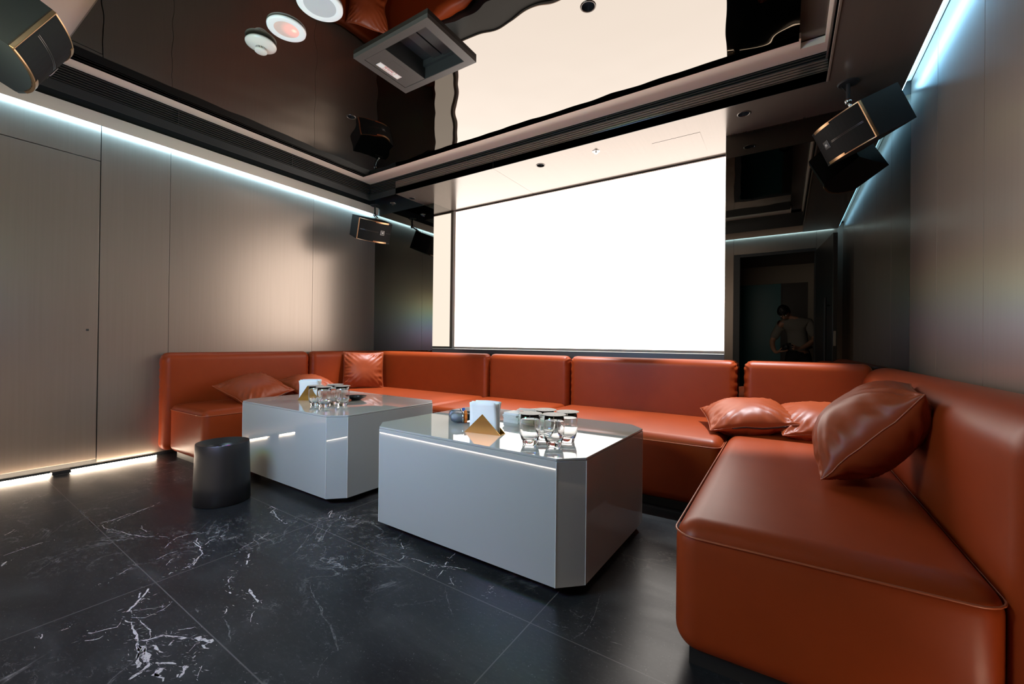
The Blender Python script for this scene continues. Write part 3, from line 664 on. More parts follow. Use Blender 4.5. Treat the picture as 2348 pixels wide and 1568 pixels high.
pillow('brightly lit cushion lying in the right corner below the screen, zip facing the room', (-.20, 3.16, .545), (.86, .25, -.02), (-.08, -.18, 1), .50, .45, .21, 12, (0, -.5, .8))
pillow('tan leather cushion lying flat half hidden behind the upright cushion', (.18, 3.20, .545), (.9, .2, 0), (.0, -.25, 1), .46, .44, .20, 17)
pillow('large dark tan cushion standing on edge against the right wall backrest', (.290, 2.22, .672), (.66, -.08, .75), (-.76, .06, .64), .45, .46, .29, 21)

# ================================================================== tables
def table(label, cx, cy, rz, wd=1.245, dp=.90, z0=.042, z1=.55, ch=.088):
    t = thing('table', label, 'table', (cx, cy, 0), rz, 'pale glass tables with clipped corners')
    a, b_ = wd/2, dp/2
    P = [(-a+ch, -b_), (a-ch, -b_), (a, -b_+ch), (a, b_-ch), (a-ch, b_), (-a+ch, b_), (-a, b_-ch), (-a, -b_+ch)]
    th = .010
    b1 = B(); prism(b1, P, z1-th, z1, bev=.0018, seg=1); obj('tabletop', b1, None, t, mats=[M['table_glass']])
    b1 = B(); inn = [(x*(1-.026/a), y*(1-.026/b_)) for x, y in P]; prism(b1, inn, z0+.004, z1-th-.001); obj('core', b1, M['black'], t)
    for i in range(8):
        p, q = Vector((*P[i], 0)), Vector((*P[(i+1) % 8], 0)); d = (q-p); ln = d.length; d.normalize(); nrm = Vector((d.y, -d.x, 0))
        b1 = B(); box(b1, .0006, ln-.0006, 0, th, z0, z1-th-.0008, bev=.0016, seg=1)
        m4 = Matrix(((d.x, -nrm.x, 0, p.x), (d.y, -nrm.y, 0, p.y), (0, 0, 1, 0), (0, 0, 0, 1)))
        b1.transform(m4); obj('side_panel' if i % 2 == 0 else 'corner_panel', b1, M['table_glass'], t)
        b1 = B(); tube(b1, [(P[i][0]*.9995, P[i][1]*.9995, z0+.002), (P[i][0]*.9995, P[i][1]*.9995, z1-.012)], .0019, 6); obj('edge', b1, M['table_edge'], t)
    b1 = B(); prism(b1, [(x*.84, y*.80) for x, y in P], 0, z0+.004); obj('base', b1, M['plinth'], t)
    return t
T1 = table('nearest pale grey glass table, with two microphones and napkins on top', -1.268, 1.962, math.radians(-1.6))
T2 = table('pale grey glass table farther left, with a black dish under a downlight', -2.860, 2.022, math.radians(-1.2))
ZT = .5502

def tumbler(label, x, y, group):
    t = thing('drinking_glass', label, 'glass', (x, y, ZT), 0, group)
    prof = [(0, 0), (.030, 0), (.0325, .003), (.0345, .016), (.0405, .028), (.0450, .048), (.0470, .078), (.0445, .112), (.0420, .138),
            (.0408, .1385), (.0432, .112), (.0455, .078), (.0434, .049), (.0375, .031), (.029, .021), (0, .019)]
    fn = lambda a, z: 1+.018*math.cos(10*a)*(max(0, 1-z/.10) if z > .02 else 0)
    b1 = B(); lathe(b1, prof, 60, fn=fn); obj('bowl', b1, M['glass'], t, True); return t
def coaster(label, x, y, z, group, tilt=(0, 0)):
    t = thing('coaster', label, 'coaster', (x, y, z), 0, group)
    b1 = B(); lathe(b1, [(0, 0), (.052, 0), (.053, .0006), (.053, .0012), (.052, .0018), (0, .0018)], 40); obj('disc', b1, M['coaster'], t)
    b1 = B()
    for i, (dx, dy, l) in enumerate(((-.016, .002, .010), (-.004, -.003, .012), (.008, .004, .009), (.016, -.001, .007))):
        box(b1, dx-.0012, dx+.0012, dy-l/2, dy+l/2, .0018, .0021); box(b1, dx-l/3, dx+l/3, dy-.001, dy+.001, .0018, .0021)
    obj('emblem', b1, M['mark'], t); t.rotation_euler = (tilt[0], tilt[1], 0); return t
for x, y, l in ((-.955, 1.648, 'beside the napkin holder'), (-.852, 1.682, 'at the front, by the clipped corner'), (-.838, 1.790, 'farthest right, toward the sofa'), (-.948, 1.778, 'at the back, next to the paper stacks')):
    tumbler('clear tumbler on the nearest table, '+l, x, y, 'tumblers on the nearest table')
    coaster('grey coaster on the nearest-table tumbler '+l, x, y, ZT+.1387, 'coasters on the tumblers of the nearest table')
for i, (x, y, l) in enumerate(((-2.775, 1.768, 'beside the napkin holder'), (-2.655, 1.755, 'closest to the camera'), (-2.612, 1.868, 'farthest right, by the black dish'), (-2.730, 1.880, 'at the back'))):
    tumbler('clear tumbler on the far-left table, '+l, x, y, 'tumblers on the far-left table')
    coaster('grey coaster on the far-left-table tumbler '+l, x, y, ZT+.1387, 'coasters on the tumblers of the far-left table')
coaster('grey coaster doubled on top of another at the back of the far-left table', -2.722, 1.890, ZT+.1412, 'coasters on the tumblers of the far-left table')

def napkin_holder(hl, nl, x, y, rz, wd=.205, h=.098, dp=.055, seed=0):
    t = thing('napkin_holder', hl, 'napkin holder', (x, y, ZT), rz, 'brass napkin holders')
    th = .0016
    for s in (-1, 1):
        b1 = B(); yy = s*dp/2
        vs = [(-wd/2, yy), (wd/2, yy)]
        A = [b1.verts.new(p) for p in ((-wd/2, yy-th/2, 0), (wd/2, yy-th/2, 0), (0, yy-th/2, h))]
        Bq = [b1.verts.new(p) for p in ((-wd/2, yy+th/2, 0), (wd/2, yy+th/2, 0), (0, yy+th/2, h))]
        b1.faces.new(A); b1.faces.new(Bq[::-1])
        for i in range(3): b1.faces.new((A[i], Bq[i], Bq[(i+1) % 3], A[(i+1) % 3]))
        obj('plate', b1, M['brass'], t)
    b1 = B(); box(b1, -wd/2, wd/2, -dp/2, dp/2, 0, .0016); obj('base', b1, M['brass'], t)
    rn = random.Random(seed)
    for i in range(9):
        yy = -dp/2+.0045+i*(dp-.009)/8
        n = thing('napkin', f'{nl[0]}' if i == 0 else (f'{nl[1]}' if i == 8 else nl[2]), 'napkin', (x, y, ZT), rz, nl[3])
        b1 = B(); W, Hh = .148, .150; NX, NZ = 10, 10; g = {}
        dx, dz = rn.uniform(-.004, .004), rn.uniform(-.004, .004)
        fl = .009*(i-4)/4+rn.uniform(-.0004, .0004)
        for s in (0, 1):
            for a in range(NX+1):
                for c in range(NZ+1):
                    u, v = a/NX-.5, c/NZ
                    ex = fl*(v**2.5)*(1+.8*math.sin(u*5))+.0012*noise.noise(Vector((u*4, v*4, seed)))
                    xx = u*W*(1-.02*v*(i % 3))+dx; zz = .0022+v*(Hh+dz)+.004*math.sin(u*3+i)*v
                    if i in (0, 8) and abs(u) > .3 and v > .8: ex += (-.006 if i == 0 else .006)*(abs(u)-.3)*5*(v-.8)*5
                    g[(s, a, c)] = b1.verts.new((xx, yy+ex+(s-.5)*.0034, zz))
        for a in range(NX):
            for c in range(NZ):
                b1.faces.new((g[0, a, c], g[0, a+1, c], g[0, a+1, c+1], g[0, a, c+1])); b1.faces.new((g[1, a, c], g[1, a, c+1], g[1, a+1, c+1], g[1, a+1, c]))
        for a in range(NX):
            b1.faces.new((g[0, a, NZ], g[0, a+1, NZ], g[1, a+1, NZ], g[1, a, NZ])); b1.faces.new((g[0, a, 0], g[1, a, 0], g[1, a+1, 0], g[0, a+1, 0]))
        for c in range(NZ):
            b1.faces.new((g[0, 0, c], g[0, 0, c+1], g[1, 0, c+1], g[1, 0, c])); b1.faces.new((g[0, NX, c], g[1, NX, c], g[1, NX, c+1], g[0, NX, c+1]))
        obj('sheet', b1, M['napkin'], n, True)
napkin_holder('triangular brass napkin holder on the nearest table', ('front white napkin in the holder on the nearest table', 'rearmost white napkin in the holder on the nearest table', 'white napkin packed in the middle of the holder on the nearest table', 'napkins in the holder on the nearest table'), -1.263, 1.725, math.radians(8), seed=2)
napkin_holder('triangular brass napkin holder on the far-left table', ('front white napkin in the holder on the far-left table', 'rearmost white napkin in the holder on the far-left table', 'white napkin packed in the middle of the holder on the far-left table', 'napkins in the holder on the far-left table'), -3.06, 1.905, math.radians(32), wd=.165, h=.125, seed=6)

# microphones, lying with their heads toward the near left
def microphone(label, x, y, ang, ringmat, ringname):
    t = thing('microphone', label, 'microphone', mat=frame_mtx(Vector((x, y, ZT+.0345)), Vector((math.cos(ang), math.sin(ang), -.02)).normalized(), Vector((-math.sin(ang), math.cos(ang), 0)), Vector((0, 0, 1))), group='microphones on the nearest table')
    def ax(prof, mat, nm, n=32, sm=True, fn=None):
        b1 = B(); lathe(b1, prof, n, fn=fn); b1.transform(Matrix.Rotation(PI/2, 4, 'Y')); return obj(nm, b1, mat, t, sm)
    ax([(0, -.036), (.012, -.034), (.022, -.027), (.0285, -.015), (.0305, 0), (.0305, .012), (.0285, .030)], M['mesh_ball'], 'grille')
    ax([(.0285, .030), (.0315, .031), (.0315, .037), (.0285, .038)], M['chrome'], 'collar')
    ax([(.0285, .038), (.0275, .046), (.024, .056), (.0185, .075), (.0175, .20), (.0185, .225), (.016, .232), (0, .233)], M['black'], 'handle')
    ax([(.0255, .042), (.034, .043), (.034, .057), (.0225, .058)], ringmat, ringname, 64, False, fn=lambda a, z: 1+.07*(1 if math.cos(8*a) > 0 else -1)*(1 if .042 < z < .0575 else 0))
    return t
microphone('microphone with a blue rubber ring on the nearest table', -1.612, 1.905, math.radians(50), M['blue'], 'ring')
microphone('microphone with an orange rubber ring, beside the napkins', -1.545, 1.840, math.radians(46), M['orange'], 'ring')

# little packs of paper stacked behind the glasses
packs = []
rn = random.Random(11)
spots = [(-1.300, 2.075, 5), (-1.185, 2.060, 5), (-1.070, 2.045, 4), (-1.235, 2.180, 5)]
where = ['left stack by the microphones', 'middle stack behind the napkins', 'right stack behind the tumblers', 'rear stack toward the sofa']
for (x, y, n), wl in zip(spots, where):
    for k in range(n):
        pos = 'topmost of' if k == n-1 else ('bottom of' if k == 0 else 'within')
        t = thing('paper_pack', f'flat white paper pack, {pos} the {wl}', 'paper pack', (x+rn.uniform(-.005, .005), y+rn.uniform(-.005, .005), ZT+k*.0112), math.radians(-6+rn.uniform(-4, 4)), 'paper packs on the nearest table')
        b1 = B()
        for q in range(4):
            o_ = rn.uniform(-.003, .003); box(b1, -.052+o_, .052+o_, -.048, .048, q*.0027, q*.0027+.0023)
        obj('sheets', b1, M['paper2' if k < n-1 else 'paper'], t)
for x, y, z, rz, tl, l in ((-1.262, 2.15, ZT+.0605, 20, 3, 'lying askew on the left paper stack'), (-1.17, 2.10, ZT+.0603, -12, -3, 'lying loose on the middle paper stack')):
    t = thing('paper_sheet', 'loose folded white sheet '+l, 'paper', (x, y, z), math.radians(rz), 'loose sheets on the paper stacks')
    b1 = B(); g = {}
    for a in range(7):
        for c in range(7):
            u, v = a/6-.5, c/6-.5; g[a, c] = b1.verts.new((u*.12, v*.10, .002+.011*abs(u)*(1 if u > 0 else .4)+.003*math.sin(v*6)*u))
    for a in range(6):
        for c in range(6): b1.faces.new((g[a, c], g[a+1, c], g[a+1, c+1], g[a, c+1]))
    r = bmesh.ops.solidify(b1, geom=b1.faces[:], thickness=.0015)
    obj('sheet', b1, M['paper'], t)

t = thing('dish', 'black glazed dish on the far-left table behind the tumblers', 'dish', (-2.80, 2.125, ZT))
b1 = B(); lathe(b1, [(0, 0), (.034, 0), (.036, .004), (.058, .016), (.078, .028), (.079, .030), (.077, .030), (.055, .020), (.030, .010), (0, .009)], 40); obj('bowl', b1, M['dish'], t, True)

# bin
bn = thing('waste_bin', 'round black waste bin on the floor in front of the far-left table', 'bin', (-2.955, 1.262, 0))
RB = .152
b1 = B(); lathe(b1, [(0, 0), (RB-.006, 0), (RB, .004), (RB*.985, .12), (RB*.95, .30), (RB*.94, .362), (RB*.925, .366)], 64); obj('body', b1, M['bin'], bn, True)
b1 = B(); lathe(b1, [(RB*.925, .366), (RB*.86, .360), (RB*.64, .338), (RB*.615, .336), (RB*.60, .30)], 64); obj('lid', b1, M['bin'], bn, True)
b1 = B(); rn = random.Random(4)
lathe(b1, [(RB*.60, .318), (RB*.5, .305), (RB*.35, .315), (RB*.2, .300), (0, .306)], 26, fn=lambda a, z: 1+.08*math.sin(7*a)+.05*math.sin(13*a))
for v in b1.verts: v.co.z += .018*noise.noise(v.co*38)
obj('bin_bag', b1, M['bag'], bn)
b1 = B(); vs = [b1.verts.new(p) for p in ((-.01, .035, .322), (.045, .055, .330), (.075, .045, .334), (.05, .015, .322), (.015, .02, .345))]
for q in ((0, 1, 4), (1, 2, 4), (2, 3, 4), (3, 0, 4)): b1.faces.new([vs[i] for i in q])
w_ = thing('wrapper', 'crumpled pink wrapper in the black waste bin', 'wrapper', (-2.955, 1.262, 0)); obj('foil', b1, M['bag2'], w_)
# door stop
t = thing('door_stop', 'small dark metal door stop on the floor by the flush door', 'door stop', (-4.485, .845, 0))
b1 = B(); box(b1, -.028, .030, -.055, .045, .004, .030, bev=.004); obj('housing', b1, M['dark_trim'], t)
b1 = B(); box(b1, -.020, .022, -.048, .038, 0, .0045); obj('foot', b1, M['steel'], t)
b1 = B(); box(b1, -.034, -.028, -.02, .012, .008, .024, bev=.002); obj('catch', b1, M['steel'], t)

# ================================================================== ceiling fittings
v = thing('smoke_vent', 'square dark grey smoke vent with a red and white sticker, fixed to the mirrored ceiling', 'vent', (-2.0, 1.93, ZM), math.radians(0))
X0, X1, Y0, Y1 = -.322, .322, -.222, .222; hz = -.026
hx0, hx1, hy0, hy1 = -.085, .262, -.175, .175
b1 = B()
box(b1, X0, X1, Y0, hy0, hz, 0); box(b1, X0, X1, hy1, Y1, hz, 0); box(b1, X0, -.275, hy0, hy1, hz, 0); box(b1, hx1, X1, hy0, hy1, hz, 0)
obj('frame', b1, M['vent'], v)
b1 = B(); box(b1, -.272, hx0, hy0+.003, hy1-.003, hz+.0015, 0); box(b1, -.165, -.125, -.07, .06, hz+.0005, hz+.002, bev=.0003, seg=1); cv = obj('cover', b1, M['vent'], v)
b1 = B(); box(b1, hx0, hx1, hy0, hy1, .095, .1)
for q in ((hx0, hx0+.003, hy0, hy1), (hx1-.003, hx1, hy0, hy1), (hx0, hx1, hy0, hy0+.003), (hx0, hx1, hy1-.003, hy1)): box(b1, *q, hz+.001, .095)
for xx, ww, zz in ((hx0+.10, .07, .070), (hx0+.19, .075, .060), (hx0+.29, .045, .066)): box(b1, xx, xx+ww, hy0+.02, hy1-.02, zz, zz+.012, bev=.002)
box(b1, hx0+.003, hx1, hy1-.022, hy1-.003, .05, .09)
obj('damper', b1, M['vent_in'], v)
b1 = B(); box(b1, -.248, -.203, -.105, .075, hz-.0008, hz+.0012); st = obj('sticker', b1, M['sticker'], v)
# writing reads from the screen side: text up runs toward +x
def st_text(body, size, px, py, nm):
    mt = frame_mtx(Vector((px, py, hz-.0009)), Vector((0, 1, 0)), Vector((1, 0, 0)), Vector((0, 0, -1)))
    text_mesh(body, size, M['red_ink'], st, mt, nm, .0002)
st_text('排烟阀门', .024, -.2180, -.015, 'lettering'); st_text('SMOKE DAMPER', .0125, -.2385, -.015, 'lettering')
b1 = B()
for q in ((-.2455, -.2445, -.102, .072), (-.2065, -.2055, -.102, .072), (-.2455, -.2055, -.102, -.101), (-.2455, -.2055, .071, .072)): box(b1, *q, hz-.0011, hz-.0008)
obj('border', b1, M['red_ink'], st)

t = thing('smoke_detector', 'ivory smoke detector hanging from the mirrored ceiling', 'smoke detector', (-2.71, 1.335, ZM))
b1 = B(); lathe(b1, [(0, 0), (.052, 0), (.078, -.006), (.085, -.016), (.083, -.022), (.070, -.030), (.045, -.040), (.032, -.043)], 48); obj('base', b1, M['warm_plastic'], t, True)
b1 = B(); lathe(b1, [(.030, -.042), (.029, -.058)], 40)
for i in range(20):
    a = 2*PI*i/20; c, s = math.cos(a), math.sin(a)
obj('cage', b1, M['dark_plastic'], t)
b1 = B()
for i in range(24):
    a = 2*PI*i/24; tube(b1, [(.031*math.cos(a), .031*math.sin(a), -.041), (.031*math.cos(a), .031*math.sin(a), -.058)], .0022, 5)
obj('rib', b1, M['warm_plastic'], t)
b1 = B(); lathe(b1, [(.034, -.056), (.034, -.063), (.030, -.066), (0, -.067)], 40); obj('cap', b1, M['warm_plastic'], t, True)
t = thing('ceiling_sensor', 'round white ceiling fitting glowing red, between the detector and the larger white disc', 'ceiling light', (-2.462, 1.355, ZM))
b1 = B(); lathe(b1, [(.066, -.012), (.094, -.016), (.102, -.013), (.104, -.004), (.100, 0)], 56); obj('rim', b1, M['white_plastic'], t, True)
def lens_mat():
    m, tt, bb = nt('red lit lens'); tc = tt.nodes.new('ShaderNodeTexCoord'); dn = tt.nodes.new('ShaderNodeVectorMath'); dn.operation = 'DISTANCE'
    dn.inputs[1].default_value = (.030, .028, -.012); r = tt.nodes.new('ShaderNodeValToRGB')
    e = r.color_ramp.elements; e[0].position = .004; e[0].color = (1, .55, .4, 1); e[1].position = .075; e[1].color = (.10, .012, .008, 1); x = e.new(.018); x.color = (.75, .10, .07, 1)
    tt.links.new(tc.outputs['Object'], dn.inputs[0]); tt.links.new(dn.outputs['Value'], r.inputs[0]); tt.links.new(r.outputs[0], bb.inputs['Emission Color']); bb.inputs['Emission Strength'].default_value = .9
    bb.inputs['Base Color'].default_value = (.62, .52, .47, 1); bb.inputs['Roughness'].default_value = .4; return m
b1 = B(); lathe(b1, [(.0665, -.012), (.05, -.0135), (0, -.0145)], 48); obj('lens', b1, lens_mat(), t, True)
t = thing('ceiling_speaker', 'largest round white disc in the mirrored ceiling, at the frame edge', 'ceiling speaker', (-2.135, 1.355, ZM))
b1 = B(); lathe(b1, [(.082, -.010), (.110, -.014), (.117, -.010), (.117, 0)], 56); obj('rim', b1, M['white_plastic'], t, True)
b1 = B(); lathe(b1, [(.0825, -.010), (0, -.013)], 48); obj('cover', b1, add_bump(pm('white speaker mesh', (.50, .50, .52), .6), 700, .5, .0006, kind='v'), t, True)
def sprinkler(label, x, y, z):
    t = thing('sprinkler', label, 'sprinkler', (x, y, z), 0, 'concealed sprinkler heads')
    b1 = B(); lathe(b1, [(0, -.002), (.016, -.002), (.030, -.004), (.034, -.001), (.034, 0)], 32); obj('cup', b1, M['steel'], t, True)
    b1 = B(); tube(b1, [(0, 0, 0), (0, 0, -.018)], .005, 10); lathe(b1, [(0, -.018), (.013, -.018), (.013, -.020), (0, -.020)], 16); obj('deflector', b1, M['chrome'], t)
sprinkler('steel sprinkler head in the bright soffit above the screen', -1.365, 3.43, ZS)
sprinkler('steel sprinkler head in the dark soffit near the back left speaker', -3.933, 3.466, ZS)

# ================================================================== loudspeakers
def loudspeaker(label, pos, rot, sx, mount, dims=(.386, .235, .248)):
    a, b_, c = rot
    R = Matrix.Rotation(a, 3, 'Z') @ Matrix.Rotation(b_, 3, 'X') @ Matrix.Rotation(c, 3, 'Y')
    m4 = R.to_4x4(); m4.translation = Vector(pos)
    t = thing('loudspeaker', label, 'loudspeaker', mat=m4, group='loudspeakers hung from the ceiling')
    W, Hh, D = dims; bul = .062
    def front(u, off=0):                                   # u -1..1 across the front
        return (u*W/2, -D/2-bul*(1-u*u)-off)
    N = 20
    arc = [front(-1+2*i/N) for i in range(N+1)]
    b1 = B(); prism(b1, arc+[(W/2, D/2), (-W/2, D/2)], -Hh/2, Hh/2); obj('cabinet', b1, M['cabinet'], t)
    def band(u0, u1, z0, z1, off, th, nm, mat, par=t, n=16):
        b2 = B(); rows = []
        for i in range(n+1):
            u = u0+(u1-u0)*i/n; x, y = front(u, off); x2, y2 = front(u, off-th)
            rows.append([b2.verts.new(p) for p in ((x, y, z0), (x, y, z1), (x2, y2, z1), (x2, y2, z0))])
        for p, q in zip(rows, rows[1:]):
            for k in range(4): b2.faces.new((p[k], p[(k+1) % 4], q[(k+1) % 4], q[k]))
        b2.faces.new(rows[0]); b2.faces.new(rows[-1][::-1]); return obj(nm, b2, mat, par, False)
    g = band(-.985, .985, -Hh/2+.006, Hh/2-.006, .007, .012, 'grille', M['cloth'])
    def uu(a0, a1): return (min(sx*a0, sx*a1), max(sx*a0, sx*a1))
    b2 = B(); xe = sx*W/2; box(b2, min(xe, xe-sx*.009), max(xe, xe-sx*.009), -D/2-.014, -D/2+.006, -Hh/2, Hh/2, bev=.002); obj('trim', b2, M['gold'], t)
    for z0, z1, zt0, zt1 in ((Hh/2-.0055, Hh/2, Hh/2-.017, Hh/2), (-Hh/2, -Hh/2+.0055, -Hh/2, -Hh/2+.017)):
        band(*uu(.98, .10), z0, z1, .0085, .012, 'trim', M['gold']); band(*uu(.12, -.72), zt0, zt1, .0100, .014, 'trim', M['gold']); band(*uu(-.72, -.985), z0, z1, .0085, .012, 'trim', M['dark_trim'])
    for z in (.0035, -.0035): band(*uu(.88, -.12), z-.0008, z+.0008, .0078, .002, 'groove', M['rim'], g)
    band(*uu(-.62, -.97), -.0008, .0008, .0078, .002, 'groove', M['rim'], g, 6)
    u = sx*-.37; x, y = front(u, .009); tx = Vector((W/2, bul*2*u, 0)).normalized(); nx = Vector((tx.y, -tx.x, 0))
    bt = frame_mtx(Vector((x, y, 0)), tx, Vector((0, 0, 1)), nx)
    if sx < 0: bt = bt @ Matrix.Rotation(PI, 4, 'Z')
    b2 = B(); box(b2, -.026, .026, -.026, .026, -.004, .0005, bev=.001, seg=1); bd = obj('badge', b2, M['rim'], t); bd.matrix_local = bt
    b2 = B(); box(b2, -.021, .021, -.021, .021, .0005, .0012); obj('plate', b2, M['black'], bd)
    text_mesh('JBL', .019, M['mark'], bd, Matrix.Translation((0, -.001, .0014)), 'lettering')
    # bracket: plate on the ceiling, stem, ball joint, fork on the cabinet
    inv = m4.inverted(); mp = Vector(mount)
    lp = inv @ mp
    up = R.inverted() @ Vector((0, 0, 1))
    topz = Hh/2 if up.z > 0 else -Hh/2; sg = 1 if up.z > 0 else -1
    joint_ = inv @ (mp-Vector((0, 0, .115)))
    at_ = Vector((max(-W*.4, min(W*.4, joint_.x)), max(-D*.4, min(D*.4, joint_.y)), topz))
    b2 = B(); lathe(b2, [(0, -.008), (.050, -.008), (.056, -.003), (.056, 0), (0, 0)], 28); ml = Matrix.Translation(mp); b2.transform(inv @ ml); obj('mount_plate', b2, M['black'], t)
    b2 = B(); tube(b2, [inv @ (mp-Vector((0, 0, .006))), joint_], .011, 12); obj('stem', b2, M['black'], t)
    b2 = B(); bmesh.ops.create_uvsphere(b2, u_segments=14, v_segments=10, radius=.019, matrix=Matrix.Translation(joint_)); tube(b2, [joint_, at_+Vector((0, 0, sg*.004))], .010, 10); obj('joint', b2, M['chrome'], t, True)
    b2 = B(); box(b2, at_.x-.045, at_.x+.045, at_.y-.03, at_.y+.03, topz-.001 if sg > 0 else topz-.004, topz+.004 if sg > 0 else topz+.001, bev=.001, seg=1); obj('bracket', b2, M['dark_trim'], t)
    # cable
    b2 = B(); p0 = inv @ (mp+Vector((-.03, .02, -.008))); p3 = Vector((at_.x-.05, D*.3, topz))
    cpts = [p0.lerp(p3, i/10)+up*(-.03*math.sin(PI*i/10))+Vector((.012*math.sin(i), 0, 0)) for i in range(11)]
    tube(b2, cpts, .0025, 6); obj('cable', b2, M['black'], t, True)
    return t
def sc_pos(p, s): return tuple(q*s+(1-s if i == 2 else 0) for i, q in enumerate(p))
loudspeaker('black loudspeaker with copper trim hung near the right wall mirror', (.402, 3.408, 2.388), (-.98, .462, -.045), 1, (.331, 3.356, ZS))
loudspeaker('black loudspeaker with copper trim hung in the far left corner', (-4.058, 3.252, 2.317), (1.236, .369, .014), -1, (-4.185, 3.409, ZS))
loudspeaker('closest black loudspeaker, cut by the frame above the flush door', (-2.691, .292, 2.261), (2.933, .486, .064), -1, (-2.70, .24, ZS))

# ================================================================== the person in the doorway, bent over a camera
def skin_mesh(nodes, edges, root, sub=1):
    """nodes: {name: (pos, radius)}; grows one surface along the edges"""
    me = bpy.data.meshes.new('tmp'); names = list(nodes)
    me.from_pydata([nodes[n][0] for n in names], [(names.index(a), names.index(b_)) for a, b_ in edges], [])
    o = bpy.data.objects.new('tmp', me); COL.objects.link(o)
    md = o.modifiers.new('s', 'SKIN'); md.use_smooth_shade = True; md.branch_smoothing = .3
    for i, n in enumerate(names):
        sv = me.skin_vertices[0].data[i]; r = nodes[n][1]; sv.radius = r if isinstance(r, tuple) else (r, r); sv.use_root = (n == root)
    if sub:
        ms = o.modifiers.new('b', 'SUBSURF'); ms.levels = sub; ms.render_levels = sub
    dg = bpy.context.evaluated_depsgraph_get(); dg.update()
    bm = bmesh.new(); tm = o.evaluated_get(dg).to_mesh(); bm.from_mesh(tm); o.evaluated_get(dg).to_mesh_clear()
    bpy.data.objects.remove(o); bpy.data.meshes.remove(me); return bm
def fused(name, bms, mat, parent, voxel):
    """several overlapping pieces fused into one continuous surface"""
    big = bmesh.new()
    for b_ in bms:
        me = bpy.data.meshes.new('tmp'); b_.to_mesh(me); b_.free(); big.from_mesh(me); bpy.data.meshes.remove(me)
    me = bpy.data.meshes.new('tmp'); big.to_mesh(me); big.free()
    o = bpy.data.objects.new('tmp', me); COL.objects.link(o)
    md = o.modifiers.new('r', 'REMESH'); md.mode = 'VOXEL'; md.voxel_size = voxel; md.use_smooth_shade = True
    sm = o.modifiers.new('s', 'SMOOTH'); sm.factor = .5; sm.iterations = 2
    dg = bpy.context.evaluated_depsgraph_get(); dg.update()
    nm = bpy.data.meshes.new_from_object(o.evaluated_get(dg)); bpy.data.objects.remove(o); bpy.data.meshes.remove(me)
    nm.materials.clear(); nm.materials.append(mat)
    for p in nm.polygons: p.use_smooth = True
    r = bpy.data.objects.new(name, nm); COL.objects.link(r)
    if parent: r.parent = parent
    return r
per = thing('person', 'person in a grey olive t-shirt bent over a camera in the doorway', 'person', (0, 0, 0))
HB = Vector((0.005, -.37, 1.535))                        # head centre
fd = Vector((-.02, .62, -.78)).normalized()              # where the face looks: down at the camera
hu = (Vector((-.25, .6, .62))-fd*Vector((-.25, .6, .62)).dot(fd)).normalized(); hr = fd.cross(hu)
def hp(r, f, u): return HB+hr*r+fd*f+hu*u
hands = {
    'lw': ((-.095, -.170, .915), .027), 'lp1': ((-.062, -.128, .925), (.034, .018)), 'lp2': ((-.022, -.098, .935), (.038, .016)),
    'l1a': ((.010, -.066, .938), .0095), 'l1b': ((.038, -.052, .945), .0088), 'l1c': ((.060, -.058, .965), .0078),
    'l2a': ((.014, -.082, .934), .0098), 'l2b': ((.046, -.070, .940), .009), 'l2c': ((.070, -.078, .962), .008),
    'l3a': ((.012, -.098, .932), .0096), 'l3b': ((.042, -.092, .937), .0088), 'l3c': ((.064, -.098, .957), .0078),
    'l4a': ((.004, -.113, .931), .0085), 'l4b': ((.028, -.112, .935), .0078), 'l4c': ((.046, -.118, .950), .007),
    'lt1': ((-.050, -.085, .945), .0125), 'lt2': ((-.032, -.058, .968), .0105), 'lt3': ((-.014, -.046, .990), .009),
    'rw': ((.205, -.190, .975), .027), 'rp1': ((.178, -.150, .985), (.020, .034)), 'rp2': ((.150, -.108, .995), (.018, .038)),
    'r1a': ((.140, -.074, 1.022), .0095), 'r1b': ((.120, -.050, 1.038), .0088), 'r1c': ((.100, -.052, 1.044), .0078),
    'r2a': ((.140, -.070, 1.002), .0098), 'r2b': ((.122, -.042, 1.004), .009), 'r2c': ((.100, -.042, 1.004), .008),
    'r3a': ((.141, -.072, .982), .0096), 'r3b': ((.122, -.046, .978), .0088), 'r3c': ((.102, -.046, .977), .0078),
    'r4a': ((.143, -.078, .965), .0085), 'r4b': ((.126, -.056, .958), .0078), 'r4c': ((.108, -.056, .956), .007),
    'rt1': ((.150, -.135, 1.020), .0125), 'rt2': ((.125, -.135, 1.034), .0105), 'rt3': ((.100, -.130, 1.030), .009),
}
body = {
    'pel': ((.20, -.64, .95), (.135, .10)), 'wst': ((.19, -.60, 1.10), (.125, .095)), 'che': ((.17, -.53, 1.28), (.145, .105)),
    'uch': ((.135, -.475, 1.395), (.120, .085)), 'nek': ((.075, -.425, 1.455), .055), 'hb': (tuple(HB-fd*.03-hu*.05), .062),
    'ls': ((-.030, -.455, 1.375), .058), 'le': ((-.150, -.375, 1.085), .042), 'lf': ((-.135, -.265, .985), .038),
    'rs': ((.320, -.500, 1.405), .058), 're': ((.405, -.420, 1.120), .042), 'rf': ((.310, -.300, 1.035), .038),
    'lh': ((.105, -.65, .87), .095), 'lk': ((.090, -.62, .49), .058), 'la': ((.085, -.68, .09), .040), 'lto': ((.080, -.54, .035), .034),
    'rh': ((.295, -.65, .87), .095), 'rk': ((.315, -.62, .49), .058), 'ra': ((.320, -.68, .09), .040), 'rto': ((.335, -.54, .035), .034),
}
